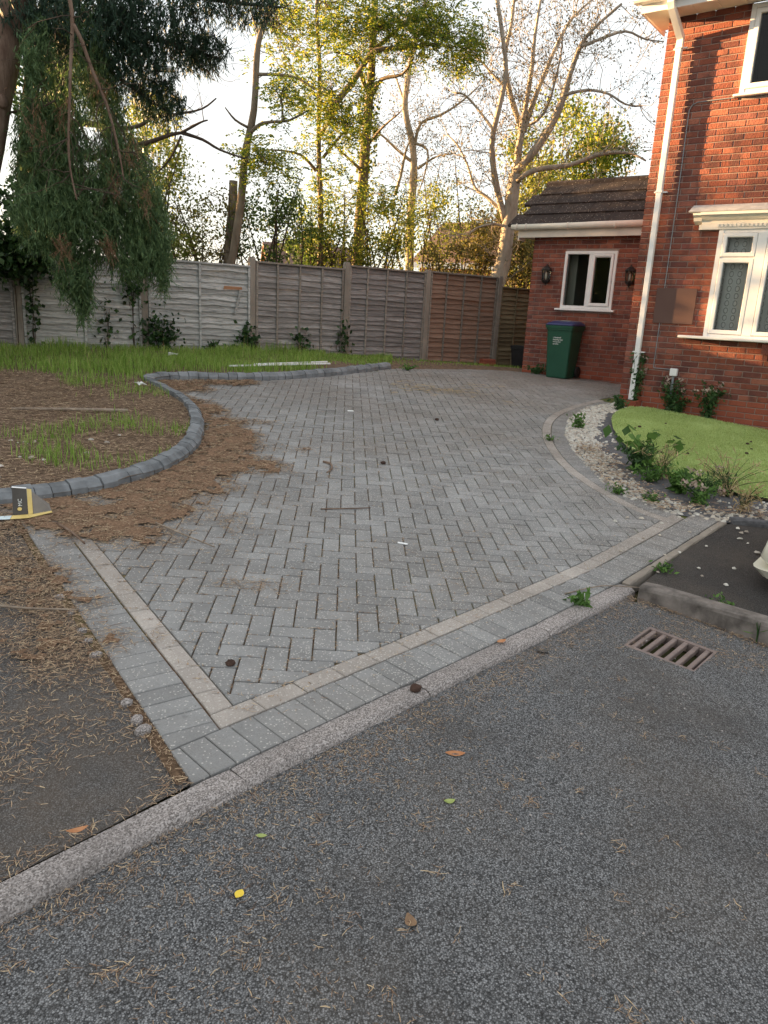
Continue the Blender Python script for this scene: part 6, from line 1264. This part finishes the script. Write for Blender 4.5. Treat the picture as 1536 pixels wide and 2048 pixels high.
lump(-.03, 6.43, .05, 'cone', 'dark cone lying in the middle of the grey pavers', 'cone', 'fallen_cone'); lump(-.62, 2.87, .045, 'cone', 'brown cone near the corner of the buff bands', 'cone', 'fallen_cone'); lump(.17, 2.80, .055, 'cone', 'brown cone on the kerb joint', 'cone', 'fallen_cone', -.008); lump(.55, 8.5, .05, 'cone', 'dark cone on the far pavers towards the garage', 'cone', 'fallen_cone')
for x, y in ((1.74, 4.42), (1.55, 4.13), (1.9, 4.75), (2.05, 4.55), (2.28, 5.0), (2.0, 5.15), (1.85, 5.05), (2.3, 4.6), (2.12, 4.3), (2.02, 4.42), (1.6, 4.75)): lump(x, y, random.uniform(.018, .030), 'chips', 'white pebble strayed onto the dark side pavement or its border', 'pebble', 'pebble', 0, .6, 'strayed white pebbles')
for x, y in ((3.05, 8.2), (3.6, 9.2), (4.0, 8.6), (3.3, 7.6), (3.9, 7.9), (4.4, 8.8), (3.0, 9.0), (4.2, 8.1), (3.5, 8.5), (4.6, 8.3), (3.2, 8.8)): lump(x+random.gauss(0, .15), y+random.gauss(0, .15), random.uniform(.022, .045), 'cone', 'dark cone dropped on the artificial lawn', 'cone', 'fallen_cone', .045, .6, 'cones on the artificial lawn')
def stick(P, r, mat, label, name='fallen_twig', cat='twig'):
    c = P[0]; z = float(g(c[0], c[1])); W = densify([Vector((x-c[0], y-c[1], float(g(x, y))-z+dz)) for x, y, dz in P]); o = obj(name, tube(W, [r*(1-.4*i/(len(W)-1)) for i in range(len(W))], 6), MAT[mat], None, Matrix.Translation((c[0], c[1], z)), sm=True); return tag(o, label, cat)
stick([(-.55, 6.32, .008), (-.48, 6.25, .012), (-.46, 6.1, .01), (-.49, 6.0, .008)], .010, 'bark_con', 'curved brown twig lying on the mid driveway'); stick([(-.45, 5.08, .008), (-.2, 5.15, .012), (-.1, 5.2, .008)], .005, 'bark_con', 'thin reddish twig across the pavers'); stick([(-1.45, 4.52, .01), (-1.2, 4.32, .02), (-1.0, 4.2, .01)], .006, 'twig', 'pale twig on the edge of the needle litter'); stick([(-2.0, 4.34, .02), (-1.85, 4.2, .025), (-1.72, 4.06, .02)], .009, 'bark_con', 'dark twig beside the torn carton')
stick([(-1.9, 3.22, .015), (-1.65, 3.20, .02), (-1.42, 3.25, .01)], .007, 'twig', 'pale twig pointing at the left paver border'); stick([(1.05, 3.95, .006), (1.3, 4.1, .012), (1.55, 4.1, .02)], .004, 'twig', 'thin pale twig across the soldier course'); stick([(-2.6, 7.35, .065), (-3.0, 7.22, .07), (-3.6, 7.02, .065)], .022, 'twig', 'long bleached stick lying across the planting bed')
def slab(x, y, L, W, T, ang, mat, label, name, cat, dz=0., bend=0.):
    o = obj(name, cbox(-L/2, L/2, -W/2, W/2, 0, T, min(.003, T*.3)), MAT[mat], None, lay(x, y, ang, dz)); return tag(o, label, cat)
slab(-1.62, 11.05, 1.7, .035, .02, R(38), 'white', 'long white plastic strip on the grass behind the curved edging', 'plastic_strip', 'plastic strip', .10); slab(-1.5, 11.32, 1.3, .03, .02, R(41), 'white', 'shorter white plastic strip nearest the fence', 'plastic_strip', 'plastic strip', .10)
slab(.13, 4.54, .065, .018, .008, -.25, 'white', 'white paper scrap on the grey pavers', 'litter_scrap', 'litter', .002); slab(-.45, 8.6, .07, .04, .006, .2, 'white', 'white scrap on the far pavers', 'litter_scrap', 'litter', .002)
for x, y, l in ((-2.88, 8.55, 'crumpled blue and white wrapper in the grass beside the edging'), (-3.28, 11.2, 'white paper scrap in the grass near the fence')):
    V = [(random.uniform(-.10, .10)*(1 if k % 2 else .6), random.uniform(-.05, .05), random.uniform(0, .05)) for k in range(14)]; o = obj('wrapper', (V, [(0, 1, 2), (1, 2, 3), (2, 3, 4), (3, 4, 5), (4, 5, 6), (5, 6, 7), (6, 7, 8), (7, 8, 9), (8, 9, 10), (9, 10, 11), (10, 11, 12), (11, 12, 13)]), MAT['white'], None, lay(x, y, .3, .10)); tag(o, l, 'wrapper')
# torn carton at the left edging
CX, CY = -2.24, 4.47; ct_ = empty('carton', (CX, CY, float(g(CX, CY))+.012), R(26), 'torn charcoal and yellow food carton lying by the edging', 'carton')
def card(P, t=.002):
    a, b, c, d = [Vector(p) for p in P]; n = (b-a).cross(d-a).normalized()*t; V = [a, b, c, d, a+n, b+n, c+n, d+n]; return V, [(3, 2, 1, 0), (4, 5, 6, 7), (0, 1, 5, 4), (1, 2, 6, 5), (2, 3, 7, 6), (3, 0, 4, 7)]
pa = obj('front_panel', card([(-.085, -.02, .01), (.0, -.025, .01), (.0, .01, .165), (-.08, .015, .175)]), MAT['card_dark'], ct_); obj('spine', card([(.002, -.027, .01), (.028, -.022, .01), (.028, .012, .16), (.002, .010, .165)]), MAT['card_yellow'], ct_); obj('side_panel', card([(.030, -.02, .008), (.135, .03, .008), (.125, .05, .05), (.030, .012, .145)]), MAT['card_grey'], ct_)
obj('base_flap', card([(-.10, -.095, .002), (.0, -.10, .004), (.03, -.03, .008), (-.09, -.03, .006)]), MAT['card_yellow'], ct_); obj('end_flap', card([(-.2, -.085, .002), (-.102, -.095, .002), (-.092, -.03, .006), (-.19, -.02, .003)]), MAT['card_blue'], ct_); obj('tongue', card([(.002, -.10, .004), (.14, -.02, .01), (.135, .01, .012), (.032, -.03, .008)]), MAT['card_yellow'], ct_); obj('top_edge', card([(-.082, .012, .1755), (.0, .008, .1655), (.0, .018, .170), (-.08, .022, .180)]), MAT['white'], ct_)
obj('emblem', ([(-.045+.013*math.cos(a), -.0262+.2258*0-.0+.0355*((.045+.011*math.sin(a)-.01)/.157)-.004, .045+.011*math.sin(a)) for a in np.linspace(0, 6.283, 15)[:-1]], [tuple(range(13, -1, -1))]), MAT['card_yellow'], pa)
text_mesh('lettering', 'MC', .032, Matrix.Translation((-.030, -.0215, .062)) @ Matrix.Rotation(R(90)-.22, 4, 'X') @ Matrix.Rotation(R(90), 4, 'Z'), MAT['print'], pa)

# ================================================================ parked car, only its front corner reaches into view
CA = -.66; carr = empty('parked_car', (2.385, 4.17, float(g(2.8, 4.3))-.004), CA, 'cream car parked on the dark side pavement, only a corner showing', 'car')
CWd, CLn = 1.66, 3.9                                     # car x runs backwards from its nose, y across (0 = near side)
prof = [(0.0, .42, .30, .60), (.10, .74, .20, .70), (.30, .80, .17, .80), (.75, .83, .17, .90), (1.05, .83, .17, .96), (1.6, .83, .17, 1.38), (2.1, .83, .17, 1.45), (2.8, .83, .17, 1.42), (3.4, .82, .18, 1.20), (3.75, .78, .22, .98), (3.9, .66, .34, .80)]
V = []; F = []
for x, hw, z0, z1 in prof:
    belt = min(z1, .88); V += [(x, -hw*.92, z0), (x, -hw, z0+.12), (x, -hw, (z0+belt)/2), (x, -hw*.97, belt-.03), (x, -hw*(.74 if z1 > 1 else .86), z1-.02), (x, -hw*.5, z1+.015), (x, 0, z1+.025), (x, hw*.5, z1+.015), (x, hw*(.74 if z1 > 1 else .86), z1-.02), (x, hw*.97, belt-.03), (x, hw, (z0+belt)/2), (x, hw, z0+.12), (x, hw*.92, z0)]
nn_ = 13
for i in range(len(prof)-1):
    for k in range(nn_-1): F.append((i*nn_+k, i*nn_+k+1, i*nn_+nn_+k+1, i*nn_+nn_+k))
    F.append((i*nn_+nn_-1, i*nn_, i*nn_+nn_, i*nn_+nn_+nn_-1))
F += [tuple(range(nn_-1, -1, -1)), tuple(range((len(prof)-1)*nn_, len(prof)*nn_))]
off_ = lambda vf: ([(x, y+.83, z) for x, y, z in vf[0]], vf[1])
body = obj('body', off_((V, F)), MAT['carpaint'], carr, sm=True)
obj('bumper', off_(loft([(.16, -.10, .26, -.80, .80, .09), (.22, -.16, .28, -.84, .84, .12), (.30, -.14, .28, -.85, .85, .13), (.50, -.10, .28, -.85, .85, .13), (.56, -.05, .28, -.83, .83, .11)])), MAT['carpaint'], carr, sm=True)
obj('lower_lip', off_(loft([(.10, -.13, .2, -.80, .80, .08), (.158, -.19, .22, -.84, .84, .11)])), MAT['carpaint'], carr)
for s in (-1, 1):
    obj('headlight', off_(([(.03, s*.50, .60), (.16, s*.76, .60), (.22, s*.78, .72), (.06, s*.52, .70), (.10, s*.50, .60), (.22, s*.70, .60), (.28, s*.72, .71), (.13, s*.52, .69)], box(0, 1, 0, 1, 0, 1)[1])), MAT['glass'], carr)
    obj('side_window', off_(([(1.30, s*.80, .93), (3.2, s*.80, .93), (2.9, s*.70, 1.32), (1.75, s*.70, 1.33), (1.30, s*.79, .93), (3.2, s*.79, .93), (2.9, s*.69, 1.32), (1.75, s*.69, 1.33)], box(0, 1, 0, 1, 0, 1)[1])), MAT['carglass'], carr)
    for x in (.72, 3.1):
        tv, tf = lathe([(.17, -.09), (.28, -.09), (.30, -.06), (.30, .06), (.28, .09), (.17, .09)], 28); ww = obj('wheel', off_(([(a+x, c+s*.75, b+.30) for a, b, c in tv], tf)), MAT['rubber'], carr); rv, rf_ = lathe([(.03, -.095), (.16, -.085), (.175, -.07), (.175, .07), (.16, .085), (.03, .095)], 20); obj('rim', off_(([(a+x, c+s*.75, b+.30) for a, b, c in rv], rf_)), MAT['alloy'], ww)
obj('windscreen', off_(([(1.09, -.66, .975), (1.09, .66, .975), (1.58, .56, 1.385), (1.58, -.56, 1.385)], [(0, 1, 2, 3)])), MAT['carglass'], carr, Matrix.Translation((-.02, 0, .02)))
# ================================================================ put the roots of long things at their base
bpy.context.view_layer.update()
for o, p in ((kerb, kp(.5)), (rk, (2.0, 3.6)), (ps, (2.0, 4.9)), (drive, (.2, 6.5)), (ek, (-1.64, 6.05)), (pe, (3.0, 5.65))):
    l = Vector((p[0], p[1], float(g(*p)))); o.location = l
    for c in o.children: c.matrix_parent_inverse = Matrix.Translation(-l)
